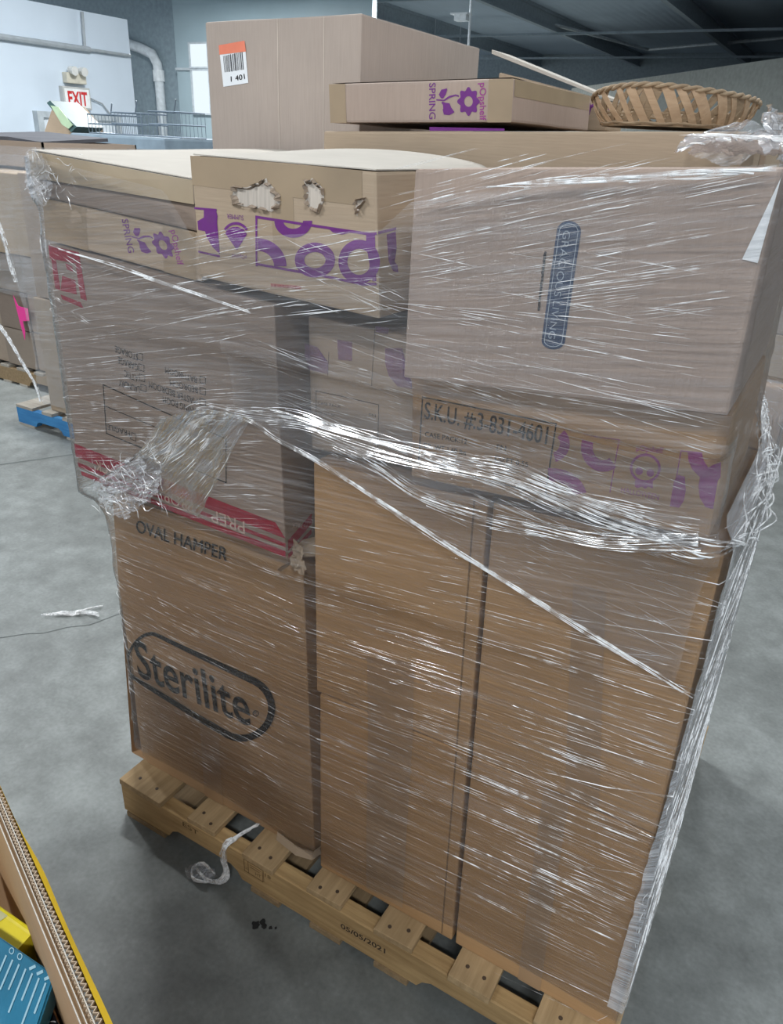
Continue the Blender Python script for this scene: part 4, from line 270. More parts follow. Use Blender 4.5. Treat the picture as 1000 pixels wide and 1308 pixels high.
"grac_blue": [["poly",[[0.9258,1.4721],[0.9258,1.4752],[0.9268,1.4781],[0.9287,1.4807],[0.9314,1.4827],[0.9346,1.4841],[0.9381,1.4848],[0.9418,1.4847],[0.9453,1.4839],[0.9484,1.4823],[0.951,1.4802],[0.9528,1.4775],[0.9538,1.4746],[0.9536,1.3537],[0.9536,1.3509],[0.9525,1.3482],[0.9506,1.3457],[0.9479,1.3435],[0.9446,1.3419],[0.941,1.3409],[0.9372,1.3407],[0.9336,1.3412],[0.9303,1.3424],[0.9277,1.3442],[0.9259,1.3465],[0.925,1.3492]]]],
"grac_line": [["line",[[0.9291,1.4724],[0.9292,1.4747],[0.9299,1.4768],[0.9314,1.4787],[0.9334,1.4803],[0.9359,1.4813],[0.9386,1.4819],[0.9414,1.4818],[0.9441,1.4812],[0.9465,1.48],[0.9484,1.4784],[0.9498,1.4765],[0.9505,1.4744],[0.9502,1.3532],[0.9501,1.3513],[0.9493,1.3494],[0.9478,1.3476],[0.9457,1.3461],[0.9432,1.345],[0.9405,1.3443],[0.9376,1.3441],[0.9349,1.3444],[0.9325,1.3452],[0.9305,1.3464],[0.9292,1.348],[0.9286,1.3498],[0.9291,1.4724]],0.0008],["text","GRACIOUS LIVING",[0.9336,1.4745],[0.9329,1.3533],0.0085,{"bold":-0.008}]],
"grac_small": [["line",[[0.916,1.4488],[0.9152,1.4463]],0.0028],["line",[[0.9159,1.4455],[0.9158,1.4432]],0.0028],["line",[[0.9158,1.4421],[0.9158,1.4402]],0.0028],["line",[[0.9156,1.4392],[0.916,1.4376]],0.0028],["line",[[0.9158,1.4357],[0.9158,1.4332]],0.0028],["line",[[0.9154,1.432],[0.9158,1.4311]],0.0028],["line",[[0.9163,1.43],[0.9159,1.4284]],0.0028],["line",[[0.9154,1.4269],[0.9158,1.4256]],0.0028],["line",[[0.9165,1.4247],[0.9162,1.4229]],0.0028],["line",[[0.9163,1.4219],[0.9163,1.4194]],0.0028],["line",[[0.9164,1.4176],[0.916,1.4153]],0.0028],["line",[[0.9158,1.4134],[0.9164,1.4109]],0.0028],["line",[[0.9162,1.4092],[0.9162,1.4075]],0.0028],["line",[[0.9166,1.4056],[0.9161,1.4038]],0.0028],["line",[[0.9163,1.4019],[0.9164,1.3994]],0.0028],["line",[[0.9164,1.3975],[0.9161,1.3953]],0.0028],["line",[[0.9161,1.3941],[0.9169,1.392]],0.0028],["line",[[0.9163,1.3908],[0.917,1.3884]],0.0028],["line",[[0.9166,1.3867],[0.9168,1.3848]],0.0028]],
"grac_paper": [["poly",[[1.1408,1.5411],[1.139,1.4613],[1.1236,1.4634]]]],
"tape_midU": [["poly",[[0.6649,0.7359],[0.7582,0.7637],[0.7647,0.5919],[0.6706,0.5725]]]],
"tape_midL": [["poly",[[0.6706,0.5725],[0.7648,0.5901],[0.7697,0.1377],[0.682,0.1356]]]],
"tape_rU": [["poly",[[1.0001,1.0047],[1.0468,1.0083],[1.1017,0.6177],[1.0466,0.6147]]]],
"rope1": [[0.1666,-0.01,0.9107],[0.2063,-0.01,0.97],[0.2634,-0.01,1.0307],[0.3079,-0.01,1.0921],[0.3554,-0.01,1.1236],[0.3993,-0.01,1.1384],[0.4567,-0.01,1.139],[0.5111,-0.01,1.1211],[0.5937,-0.01,1.102],[0.7079,-0.01,1.0586],[0.8162,-0.01,1.0175],[0.8744,-0.01,0.9979],[0.9915,-0.01,0.9588],[1.1067,-0.01,0.9219],[1.1831,-0.01,0.8969]],
"rope2": [[0.4408,-0.01,1.1421],[0.5501,-0.01,1.1595],[0.6363,-0.01,1.1578],[0.7301,-0.01,1.1556],[0.8053,-0.01,1.153],[0.8981,-0.01,1.1562],[0.9643,-0.01,1.1494],[1.0274,-0.01,1.1409],[1.0964,-0.01,1.1355],[1.1415,-0.01,1.14]],
"rope2b": [[0.6083,-0.01,1.135],[0.6921,-0.01,1.1168],[0.7594,-0.01,1.0923],[0.8594,-0.01,1.0865],[0.9512,-0.01,1.088],[1.0347,-0.01,1.097],[1.1422,-0.01,1.137]],
}
# ================================================================ the hall
def conc():
    t = NT('concrete'); co = t.coords()
    n1 = t.noise(co, 1.3, 6, .6); n2 = t.noise(co, 9, 6, .65); n3 = t.noise(co, 90, 3)
    f = t.math('ADD', t.math('ADD', t.math('MULTIPLY', n1, .45), t.math('MULTIPLY', n2, .4)), t.math('MULTIPLY', n3, .15))
    c = t.ramp(f, [(.36, (.10, .105, .10)), (.5, (.165, .175, .167)), (.64, (.25, .265, .255))])
    return t.done(t.princ(Base_Color=c, Roughness=t.ramp(n1, [(.3, .42), (.7, .62)]), Specular_IOR_Level=.35, Normal=t.bump(n2, .15, .004)))
def structure(name, bm, mat, parent=None): return obj(name, bm, mat, parent, kind='structure' if parent is None else None)
b = bmesh.new(); bx(b, (-24, -7, -.1), (14, 40, 0)); structure('floor', b, conc())
def ribbed(name, c, rib, k=.5, rough=.5):
    t = NT(name); tc = t.n('ShaderNodeTexCoord'); wv = t.n('ShaderNodeTexWave', wave_type='BANDS', bands_direction=rib, i_Scale=k); t.l(tc.outputs['Object'], wv.inputs[0])
    n = t.noise(t.coords(), 1.5, 4)
    return t.done(t.princ(Base_Color=t.ramp(n, [(.3, tuple(x*.93 for x in c)), (.7, c)]), Roughness=rough, Normal=t.bump(wv.outputs['Fac'], .3, .02)))
Mw = ribbed('white_panel', (.66, .74, .82), 'Y', .45); Mt = ribbed('grey_green_panel', (.34, .43, .46), 'X', .6); Md = ribbed('dark_deck', (.42, .50, .58), 'X', 1.2, .8)
b = bmesh.new(); bx(b, (-11.3, -7, 0), (-11, 10.45, 3.30)); bx(b, (-16, 10.25, 0), (-11.3, 10.45, 3.30)); structure('wall_left', b, Mw)
b = bmesh.new(); bx(b, (-24, 17, 0), (-16.1, 17.2, 5.5)); structure('wall_back_left', b, plain('slate_panel', (.25, .31, .34), .7))
b = bmesh.new(); bx(b, (-16.1, 16.8, 0), (-9.8, 17.0, 5.5)); structure('wall_back', b, Mt)
b = bmesh.new(); bx(b, (-24, 38, 0), (14, 38.2, 5.5)); structure('wall_far', b, plain('dark_far_wall', (.30, .35, .38), .9))
b = bmesh.new(); bx(b, (-24, -7, 5.5), (14, 40, 5.7)); structure('ceiling', b, Md)
b = bmesh.new(); bx(b, (13.8, 9, 0), (14, 40, 5.5)); bx(b, (13.8, -7, 4.6), (14, 9, 5.5)); structure('wall_right', b, plain('grey_block', (.33, .34, .33), .9))  # unseen side opening, added so daylight reaches the right faces
b = bmesh.new(); bx(b, (-24, -7.2, 0), (-9, -7, 5.5)); bx(b, (9, -7.2, 0), (14, -7, 5.5)); bx(b, (-9, -7.2, 4.7), (9, -7, 5.5)); structure('wall_front', b, plain('grey_block_front', (.42, .43, .42), .9))   # unseen wide opening, added to let daylight in from the front
# lighter partition running away on the right
b = bmesh.new(); p0 = Vector((-9.6, 31.4, 0)); p1 = Vector((3.6, 15.6, 0)); d = (p1-p0).normalized(); n = Vector((-d.y, d.x, 0))*.1
vs = [b.verts.new(p) for p in (p0-n, p1-n, p1+n, p0+n)]; f = b.faces.new(vs); r = bmesh.ops.extrude_face_region(b, geom=[f]); bmesh.ops.translate(b, verts=[v for v in r['geom'] if isinstance(v, bmesh.types.BMVert)], vec=(0, 0, 3.7)); bmesh.ops.recalc_face_normals(b, faces=b.faces)
structure('wall_partition', b, plain('partition_grey', (.26, .27, .25), .9))
# beams and pipes under the roof
steel = plain('painted_steel', (.30, .35, .39), .6); galv = plain('galvanised_pipe', (.62, .66, .68), .35, .3)
for i, (x, y0, y1) in enumerate([(-13.6, 11, 38), (-9.0, 11, 38), (-4.4, 11, 38), (.2, 11, 38), (4.8, 11, 38)]):
    b = bmesh.new(); bx(b, (x-.08, y0, 5.0), (x+.08, y1, 5.06)); bx(b, (x-.02, y0, 5.06), (x+.02, y1, 5.42)); bx(b, (x-.08, y0, 5.42), (x+.08, y1, 5.5)); structure('trim_%d' % (i+1), b, steel)
for i, y in enumerate((13, 20, 27, 34)):
    b = bmesh.new(); bx(b, (-23.9, y-.06, 4.93), (13.7, y+.06, 5.0)); structure('trim_%d' % (i+6), b, steel)
b = bmesh.new(); tube(b, [(-9.1, 26.4, 5.2), (-7.6, 33.7, 5.2)], .05); tube(b, [(-7.6, 33.7, 5.2), (-2.6, 31, 5.2), (3, 28, 5.2)], .05)
obj('sprinkler_pipe', b, galv, label='thin pale pipe bending under the dark roof at the back', category='pipe')
# left wall: conduit, door, exit sign, emergency light
gm = plain('grey_conduit', (.36, .39, .41), .5)
ct = empty('conduit_run', (-10.95, 8, 2.73), 'grey horizontal conduit run across the white wall above the exit sign', 'conduit')
b = bmesh.new(); tube(b, [(-10.95, -6.5, 2.73), (-10.95, 9.5, 2.74)], .045); obj('conduit', b, gm, ct)
b = bmesh.new(); tube(b, [(-10.95, 9.4, 2.74), (-10.95, 10.4, 2.74)], .025); obj('thin_conduit', b, gm, ct)
b = bmesh.new(); tube(b, [(-10.95, 9.4, 2.74), (-10.95, 9.43, 3.28)], .025); obj('riser', b, gm, ct)
b = bmesh.new(); tube(b, [(-10.96, 9.4, 2.0), (-10.96, 9.65, 1.93), (-10.96, 9.85, 1.72), (-10.96, 9.98, 1.5)], .012); obj('power_cable', b, gm, ct)
dr = empty('door_1', (-10.97, 9.1, 0)); dr['kind'] = 'structure'
wd = plain('door_white', (.74, .79, .83), .5); gr = plain('door_frame_grey', (.46, .5, .52), .6)
b = bmesh.new(); bx(b, (-11.0, 8.33, 0), (-10.93, 9.86, 1.66)); obj('door_leaf', b, wd, dr)
b = bmesh.new(); bx(b, (-11.0, 8.22, 0), (-10.88, 8.33, 1.75)); bx(b, (-11, 9.86, 0), (-10.88, 9.97, 1.75)); bx(b, (-11, 8.33, 1.66), (-10.88, 9.86, 1.75)); obj('door_frame', b, gr, dr)
b = bmesh.new(); tube(b, [(-10.9, 8.42, .9), (-10.86, 8.42, .9), (-10.86, 8.56, .9)], .015); obj('door_handle', b, gm, dr)
ps = empty('wall_poster', (-10.92, 8.72, 1.25), 'dark blue poster with orange and white blotches on the exit door', 'poster')
b = bmesh.new(); bx(b, (-10.93, 8.42, 1.2), (-10.915, 9.02, 1.50)); obj('sheet', b, plain('navy_poster', (.03, .05, .16), .5), ps)
t = NT('poster_print'); nz = t.noise(t.coords(), 9, 3); mm_ = t.done(t.princ(Base_Color=t.ramp(nz, [(.38, (.05, .06, .2)), (.5, (.75, .2, .1)), (.6, (.6, .65, .8))]), Roughness=.5))
b = bmesh.new(); bx(b, (-10.914, 8.45, 1.23), (-10.910, 8.8, 1.48)); obj('picture', b, mm_, ps)
ex = empty('exit_sign', (-10.94, 9.1, 1.82), 'white EXIT sign with red letters on the wall above the door', 'exit sign')
b = bmesh.new(); bx(b, (-11, 8.80, 1.81), (-10.90, 9.36, 2.15), bev=.01); obj('housing', b, plain('sign_body', (.5, .5, .48), .5), ex)
b = bmesh.new(); bx(b, (-10.9, 8.83, 1.84), (-10.893, 9.33, 2.12)); obj('face', b, plain('sign_face', (.86, .86, .84), .4), ex)
bm_ = prints_bm([['text', 'EXIT', (8.88, 1.88), (9.28, 1.88), .20, {'bold': .03}]], lambda a, c: Vector((-10.889, a, c))); obj('letters', bm_, plain('sign_red', (.62, .04, .04), .4), ex)
em = empty('emergency_light', (-10.94, 9.1, 2.18), 'beige twin lamp emergency light mounted above the EXIT sign', 'light')
beige = plain('beige_plastic', (.60, .56, .46), .5)
b = bmesh.new(); bx(b, (-11, 8.9, 2.2), (-10.88, 9.3, 2.36), bev=.015); obj('housing', b, beige, em)
for y in (9.0, 9.2):
    b = bmesh.new(); tube(b, [(-10.9, y, 2.40), (-10.78, y, 2.38)], .055, 12, .07); obj('lamp_head', b, plain('lamp_head', (.75, .74, .7), .3), em)
# second wall: pipes and windows
pp = empty('vent_pipe', (-16.85, 16.9, 1.0), 'white elbowed vent pipe coming down the slate wall beside the white wall', 'pipe')
b = bmesh.new(); tube(b, [(-18.6, 16.85, 3.85), (-17.5, 16.85, 3.6), (-17.05, 16.85, 3.45), (-16.88, 16.85, 3.2), (-16.86, 16.85, 2.9), (-16.86, 16.85, 0)], .13, 14); obj('duct', b, plain('pvc_white', (.62, .66, .68), .4), pp, smooth=True)
b = bmesh.new(); tube(b, [(-16.86, 16.85, 2.78), (-16.86, 16.85, 3.06)], .16, 14); obj('coupling', b, plain('pvc_grey', (.7, .73, .74), .4), pp)
t = NT('daylight_glass'); e = t.n('ShaderNodeEmission', i_Strength=1.0); e.inputs[0].default_value = (.78, .88, .95, 1); t.l(e.outputs[0], t.out.inputs[0]); GL = t.m
for i, (x0, x1, z0, z1) in enumerate([(-15.52, -14.9, 3.13, 3.66), (-15.5, -14.9, 2.02, 3.04)]):
    wo = empty('window_%d' % (i+1), (x0, 16.75, z0)); wo['kind'] = 'structure'
    b = bmesh.new(); bx(b, (x0, 16.76, z0), (x1, 16.79, z1)); obj('pane', b, GL, wo)
    b = bmesh.new()
    for l, h in (((x0-.04, 16.72, z0-.04), (x0, 16.8, z1+.04)), ((x1, 16.72, z0-.04), (x1+.04, 16.8, z1+.04)), ((x0, 16.72, z1), (x1, 16.8, z1+.04)), ((x0, 16.72, z0-.04), (x1, 16.8, z0))): bx(b, l, h)
    obj('window_frame', b, gr, wo)
b = bmesh.new(); bx(b, (-16.1, 16.74, 3.05), (-9.8, 16.8, 3.11)); structure('trim_10', b, gr)
# white device on a rod, hanging in the back
sc = empty('security_camera', (-7.4, 17, 4.1), 'small white security camera on a thin hanging rod below the dark roof', 'camera')
wp = plain('white_plastic', (.75, .78, .8), .4)
b = bmesh.new(); tube(b, [(-7.4, 17, 5.5), (-7.35, 17, 3.5)], .03); obj('rod', b, wp, sc)
b = bmesh.new(); bx(b, (-7.72, 16.9, 4.02), (-7.42, 17.1, 4.16), bev=.02); bx(b, (-7.8, 16.86, 4.14), (-7.38, 17.14, 4.17)); obj('camera_body', b, wp, sc)
# ceiling lamps: strip fixtures
tE = NT('lamp_tube'); e = tE.n('ShaderNodeEmission', i_Strength=6); e.inputs[0].default_value = (.93, .97, 1, 1); tE.l(e.outputs[0], tE.out.inputs[0]); LM = tE.m
for i, ((x, y, z), E_) in enumerate(zip(LAMPS, LAMP_E)):
    rt = empty('ceiling_lamp', (x, y, z), ('white strip lamp hanging over the hall, out of the picture' if i else 'white strip lamp hanging nearest the wrapped pallet'), 'ceiling lamp', 'strip lamps under the roof')
    rt['label'] = 'white strip lamp hanging under the dark warehouse roof'
    b = bmesh.new(); bx(b, (x-.7, y-.13, z+.02), (x+.7, y+.13, z+.1)); tube(b, [(x-.5, y, z+.1), (x-.5, y, 5.5)], .008, 6); tube(b, [(x+.5, y, z+.1), (x+.5, y, 5.5)], .008, 6); obj('lamp_body', b, wp, rt)
    b = bmesh.new(); bx(b, (x-.66, y-.10, z-.01), (x+.66, y+.10, z+.019)); obj('diffuser', b, LM, rt)
    area('lamp_glow', (x, y, z-.03), (1.3, .3), E_, (.93, .97, 1))
# floor joints and crack
jm = plain('joint_dark', (.10, .11, .105), .8)
b = bmesh.new()
a = Vector((-2.22-1.5, 1.19-2.6, .0012)); c = Vector((-2.04+.9, 1.5+1.55, .0012)); d = (c-a).normalized(); n = Vector((-d.y, d.x, 0))*.005
b.faces.new([b.verts.new(p) for p in (a-n, c-n, c+n, a+n)]); obj('trim_11', b, jm, kind='structure')
b = bmesh.new(); pts = [(-1.02, .17), (-.91, .29), (-.86, .35), (-.82, .38), (-.78, .45), (-.73, .50), (-.70, .60), (-.62, .78)]
for p, q in zip(pts[:-1], pts[1:]):
    p = Vector((*p, .001)); q = Vector((*q, .001)); d = (q-p).normalized(); n = Vector((-d.y, d.x, 0))*.0017; b.faces.new([b.verts.new(x) for x in (p-n, q-n, q+n, p+n)])
obj('trim_12', b, jm, kind='structure')

# ================================================================ pallets
def pallet(name, ox, oy, label, front, boards, rz=0, detail=True, group=None):
    """48 x 40 in stringer pallet, stringers along x"""
    rt = empty(name, (ox, oy, 0), label, 'pallet', group); L, W = 1.219, 1.016
    ms, mb = front, boards
    def T(v): return (ox+v[0], oy+v[1], v[2])
    for k, y in enumerate((0, W/2-.019, W-.038)):
        b = bmesh.new(); z0, z1 = .014, .104
        prof = [(0, z0), (.152, z0), (.165, z0+.022), (.185, z0+.034), (.35, z0+.034), (.37, z0+.022), (.384, z0), (.838, z0), (.852, z0+.022), (.872, z0+.034), (1.035, z0+.034), (1.055, z0+.022), (1.067, z0), (L, z0), (L, z1), (0, z1)]
        vs = [b.verts.new(T((x, y, z))) for x, z in prof]; f = b.faces.new(vs); r = bmesh.ops.extrude_face_region(b, geom=[f]); bmesh.ops.translate(b, verts=[v for v in r['geom'] if isinstance(v, bmesh.types.BMVert)], vec=(0, .038, 0)); bmesh.ops.recalc_face_normals(b, faces=b.faces)
        if detail: bmesh.ops.bevel(b, geom=[e for e in b.edges if e.calc_length() > .3], offset=.003, segments=1, affect='EDGES')
        st = obj('stringer', b, ms, rt)
        if k == 0: first = st
    xs = [(0, .14), (.222, .305), (.393, .480), (.565, .652), (.736, .824), (.907, .995), (1.079, L)]
    for i, (x0, x1) in enumerate(xs):
        b = bmesh.new(); e0 = -.004+.006*math.sin(i*2.3) if detail else 0
        bx(b, T((x0, e0, .104)), T((x1, W, .120)), bev=.0025 if detail else 0)
        if detail:
            bmesh.ops.subdivide_edges(b, edges=[e for e in b.edges if e.calc_length() > .5], cuts=14)
            for v in b.verts:
                if v.co.y < .01: v.co.y += .004*noise.noise(v.co*40)
        bo = obj('deck_board', b, mb, rt)
        if detail:
            for q in (.3, .72):
                b = bmesh.new(); tube(b, [T((lerp(x0, x1, q), .022+.008*math.sin(i*5+q*9), .119)), T((lerp(x0, x1, q), .022+.008*math.sin(i*5+q*9), .1208))], .0042, 8); obj('nail', b, M['nail'], bo)
    for x0, x1 in ((0, .14), (.40, .49), (.565, .655), (.73, .82), (1.079, L)):
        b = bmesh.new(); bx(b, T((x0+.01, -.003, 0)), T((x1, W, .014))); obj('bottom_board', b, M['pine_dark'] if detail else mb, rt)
    return rt, first
pal, pst = pallet('wooden_pallet', 0, 0, 'pale pine pallet under the big shrink wrapped stack of cartons', M['pine'], M['pine_y'])
surfF = lambda a, c: Vector((a, -.0006, c))
obj('date_stamp', prints_bm([['text', '05/05/2021', (.655, .056), (.765, .058), .0145, {'bold': .02}]], surfF), M['ink_thin'], pst)
BST = ink('brown_stamp', (.10, .055, .025), .7)
obj('treatment_stamp', prints_bm([['line', [(.392, .092), (.445, .090), (.445, .052), (.392, .054), (.392, .092)], .0016], ['line', [(.404, .091), (.404, .054)], .0014], ['text', 'HT', (.424, .060), (.440, .060), .010, {}], ['text', 'US', (.394, .062), (.403, .062), .008, {}], ['line', [(.41, .084), (.44, .083)], .0016], ['line', [(.41, .077), (.436, .076)], .0016],
    ['line', [(.448, .090), (.448, .054)], .0014], ['text', '18', (.452, .075), (.468, .075), .011, {}]], surfF), BST, pst)
obj('letter_stamp', prints_bm([['text', 'EST', (.205, .082), (.255, .080), .014, {'bold': .01}]], surfF), BST, pst)

# ================================================================ cartons of the wrapped stack
HULL = []
class Carton:
    def __init__(s, name, label, quad, y0, depth, mat, bulge=.0015, cuts=6, group=None, fold=None, hull=True, wave=.0012, cat='cardboard box', parts=True):
        """quad: front corners (x, z) tl tr br bl on the plane y=y0"""
        s.q = [Vector(p) for p in quad]; s.y0 = y0; s.bulge = bulge; s.fold = fold; s.wave = wave; s.depth = depth; s.seed = len(HULL)*3.7
        cx = sum(p[0] for p in quad)/4; zb = min(p[1] for p in quad)
        s.rt = empty(name, (cx, y0+depth/2, zb), label, cat, group)
        bm = bmesh.new(); P = [Vector((p[0], y0, p[1])) for p in quad]
        hexa(bm, P+[p+Vector((0, depth, 0)) for p in P], .004, cuts)
        for v in bm.verts:
            k = 1-sstep((v.co.y-y0)/.02) if depth > .02 else 1
            if v.co.y < y0+.004: v.co.y = v.co.y + (s.surf(v.co.x, v.co.z)-y0)
            # the other faces sag a little as well
            elif abs(v.co.y-(y0+depth)) > .004:
                v.co.z += .0015*noise.noise(v.co*7+Vector((s.seed, 0, 0)))
        s.body = obj('carton_body', bm, mat, s.rt)
        if hull: HULL.append(s)
    def uv(s, x, z):
        tl, tr, br, bl = s.q; u = v = .5
        for _ in range(5):
            L = tl.lerp(bl, v); Rr = tr.lerp(br, v); u = (x-L.x)/(Rr.x-L.x)
            T = tl.lerp(tr, u); B = bl.lerp(br, u); v = (T.y-z)/(T.y-B.y)
        return u, v
    def surf(s, x, z):
        u, v = s.uv(x, z); u = min(1, max(0, u)); v = min(1, max(0, v))
        e = 16*u*(1-u)*v*(1-v)
        y = s.y0 - s.bulge*e + s.wave*min(1, e*2)*noise.noise(Vector((x*6, s.seed, z*6)))
        if s.fold and x < s.fold[0]: y += (s.fold[0]-x)*s.fold[1]
        return y
    def prt(s, name, items, mat, lift=.0007, parent=None, **k):
        return obj(name, prints_bm(items, lambda a, c: Vector((a, s.surf(a, c)-lift, c))), mat, parent or s.body, **k)
    def right(s, name, items, mat, lift=.0007, **k):
        tl, tr, br, bl = s.q
        return obj(name, prints_bm(items, lambda a, c: Vector((lerp(br.x, tr.x, (c-br.y)/(tr.y-br.y))+lift, a, c))), mat, s.body, **k)
    def pt(s, u, v):
        tl, tr, br, bl = s.q; p = tl.lerp(tr, u).lerp(bl.lerp(br, u), v); return (p.x, p.y)
    def strip(s, name, u0, v0, u1, v1, mat, lift=.0005, **k):
        return s.prt(name, [['poly', [s.pt(u0, v0), s.pt(u1, v0), s.pt(u1, v1), s.pt(u0, v1)]]], mat, lift, **k)
    def side_strip(s, name, y0, y1, v0, v1, mat, lift=.0005):
        tl, tr, br, bl = s.q; z0 = lerp(tr.y, br.y, v0); z1 = lerp(tr.y, br.y, v1)
        return s.right(name, [['poly', [(y0, z0), (y1, z0), (y1, z1), (y0, z1)]]], mat, lift)
    def top_tape(s, y0, y1, mat, over=.0):
        tl, tr = s.q[0], s.q[1]; bm = bmesh.new()
        bm.faces.new([bm.verts.new((x, y, lerp(tl.y, tr.y, (x-tl.x)/(tr.x-tl.x))+.0022)) for x, y in ((tl.x+.004, y0), (tr.x-.004, y0), (tr.x-.004, y1), (tl.x+.004, y1))])
        return obj('packing_tape', bm, mat, s.rt)

# lower tier
ster = Carton('cardboard_box', 'tall brown hamper carton with a black oval logo on the front left of the pallet', [(.020, .868), (.512, .894), (.537, .122), (-.040, .122)], .07, .43, M['kraft_mid'], .003, fold=(.004, .9), wave=.0025, cuts=18)
ster.prt('printed_logo', [D['sterilite'][0], D['sterilite'][2], D['sterilite'][3], D['sterilite'][4]], M['ink'], .0022, label='black oval logo')
ster.prt('printed_lettering', [D['sterilite'][1]], M['ink'], .0022, label='black OVAL HAMPER lettering')
ster.strip('packing_tape', .44, .70, .54, 1.0, M['tape'], .0012)
ster.prt('recycling_mark', [['line', [(-.022, .16), (-.010, .185), (.004, .17)], .002], ['line', [(-.008, .15), (.006, .155), (.010, .175)], .002], ['line', [(-.022, .15), (-.018, .172)], .002]], M['pale_ink'])
# crushed corners of the hamper carton
b = bmesh.new()
for k in range(9):
    a = k/8; x = .512+.022*math.sin(a*5)-.012*a; b.verts.new((x-.03*(1-a), .052-.01*math.sin(a*9), .905-.055*a)); b.verts.new((x+.012, .085+.01*math.cos(a*7), .915-.055*a+.006*math.sin(a*14)))
b.verts.ensure_lookup_table()
for k in range(8): b.faces.new([b.verts[i] for i in (2*k, 2*k+1, 2*k+3, 2*k+2)])
r = bmesh.ops.extrude_face_region(b, geom=list(b.faces)); bmesh.ops.translate(b, verts=[v for v in r['geom'] if isinstance(v, bmesh.types.BMVert)], vec=(.0, .003, .0)); bmesh.ops.recalc_face_normals(b, faces=b.faces)
obj('torn_flap', b, M['kraft_pale'], ster.rt, label='crumpled pale cardboard flap at the upper right corner')
b = bmesh.new(); pts = [(.44, .062, .135), (.50, .055, .131), (.54, .06, .137), (.552, .09, .142), (.55, .13, .140)]
for k, p in enumerate(pts):
    b.verts.new((p[0], p[1], p[2]+.010)); b.verts.new((p[0]+.004*(k > 2), p[1]-.006*(k < 3), p[2]-.008))
b.verts.ensure_lookup_table()
for k in range(len(pts)-1): b.faces.new([b.verts[i] for i in (2*k, 2*k+1, 2*k+3, 2*k+2)])
r = bmesh.ops.extrude_face_region(b, geom=list(b.faces)); bmesh.ops.translate(b, verts=[v for v in r['geom'] if isinstance(v, bmesh.types.BMVert)], vec=(-.002, .003, 0)); bmesh.ops.recalc_face_normals(b, faces=b.faces)
obj('crushed_edge', b, M['kraft_pale'], ster.rt)

mU = Carton('cardboard_box', 'plain brown upright carton in the middle of the pallet, upper of its pair', [(.547, 1.079), (.858, 1.095), (.873, .6175), (.553, .606)], .055, .44, M['kraft_warm'], .003)
mL = Carton('cardboard_box', 'plain brown upright carton in the middle of the pallet, lower of its pair', [(.560, .6015), (.872, .6135), (.884, .122), (.562, .122)], .056, .44, M['kraft_lower'], .003)
rU = Carton('cardboard_box', 'plain brown carton at the right corner of the pallet, upper of its pair', [(.866, 1.095), (1.179, 1.108), (1.190, .618), (.880, .6175)], .054, .44, M['kraft_warm'], .003)
rL = Carton('cardboard_box', 'plain brown carton at the right corner of the pallet, resting on the deck boards', [(.880, .6145), (1.190, .614), (1.212, .122), (.892, .122)], .055, .44, M['kraft_lower'], .003)
mU.prt('packing_tape', D['tape_midU'], M['tape']); mL.prt('packing_tape', D['tape_midL'], M['tape']); rU.prt('packing_tape', D['tape_rU'], M['tape'])
rL.strip('packing_tape', .42, .0, .56, 1, M['tape'])
# scored edge strip along the right side of the middle cartons
for c in (mU, mL): c.strip('edge_crease', .925, .01, .935, .99, plain('crease', (.20, .12, .06), .9), .0006)
for (q, dp, y, lab, mt) in [([(.02, .62), (.40, .62), (.40, .122), (.02, .122)], .46, .53, 'brown carton behind the hamper carton, on the pallet boards', 'kraft_mid'), ([(.02, 1.08), (.40, 1.08), (.40, .622), (.02, .622)], .46, .53, 'brown carton behind the hamper carton, in the second tier', 'kraft_mid'),
        ([(.45, .62), (.81, .62), (.81, .122), (.45, .122)], .46, .53, 'brown carton behind the middle pair, on the pallet boards', 'kraft_lower'), ([(.45, 1.10), (.81, 1.10), (.81, .622), (.45, .622)], .46, .53, 'brown carton behind the middle pair, in the second tier', 'kraft_lower'),
        ([(.83, .62), (1.195, .62), (1.205, .122), (.83, .122)], .49, .51, 'brown carton at the far right corner of the pallet, on the deck boards', 'kraft_lower'), ([(.83, 1.105), (1.190, 1.105), (1.195, .622), (.83, .622)], .49, .51, 'brown carton at the far right corner of the pallet, second tier', 'kraft_warm')]:
    c = Carton('cardboard_box', lab, q, y, dp, M[mt]); c.side_strip('packing_tape', y+dp*.42, y+dp*.56, 0, 1, M['tape'])

# upper tier
prep = Carton('moving_box', 'grey brown moving box standing upside down with red band, left above the hamper carton', [(-.012, 1.366), (.494, 1.328), (.506, .897), (-.020, .932)], .03, .36, M['kraft_dull'], .003)
prep.prt('red_emblem', D['prep_red'][:5]+D['prep_red'][8:], M['red'], label='red square emblem')
for it in D['prep_red'][5:8]: prep.prt('red_band', [it], M['red'], label='red printed band')
for it in D['prep_tan']: prep.prt('band_lettering', [it], M['pale_ink'], .0012)
prep.prt('room_checklist', D['prep_black'], M['ink'], label='black printed room list and write-in frame, upside down')
prep.right('side_band', D['prep_red_side'], M['red']); prep.right('side_lettering', D['prep_side_text'], M['pale_ink'])
skul = Carton('cardboard_box', 'shaded carton with faded purple print, recessed right of the moving box', [(.512, 1.306), (.706, 1.300), (.712, 1.098), (.518, 1.084)], .09, .30, M['kraft_grey'])
for it in D['skul_purple']: skul.prt('purple_print', [it], M['purple_faint'])
for it in D['skul'][:3]: skul.prt('printed_line', [it], M['ink_thin'])
for it in D['skul'][3:]: skul.prt('shipping_mark', [it], M['ink_thin'])
sku = Carton('cardboard_box', 'carton marked S.K.U. in a black frame with bright purple letter pieces beside it', [(.735, 1.262), (1.149, 1.292), (1.158, 1.135), (.742, 1.112)], .03, .35, M['kraft_warm'])
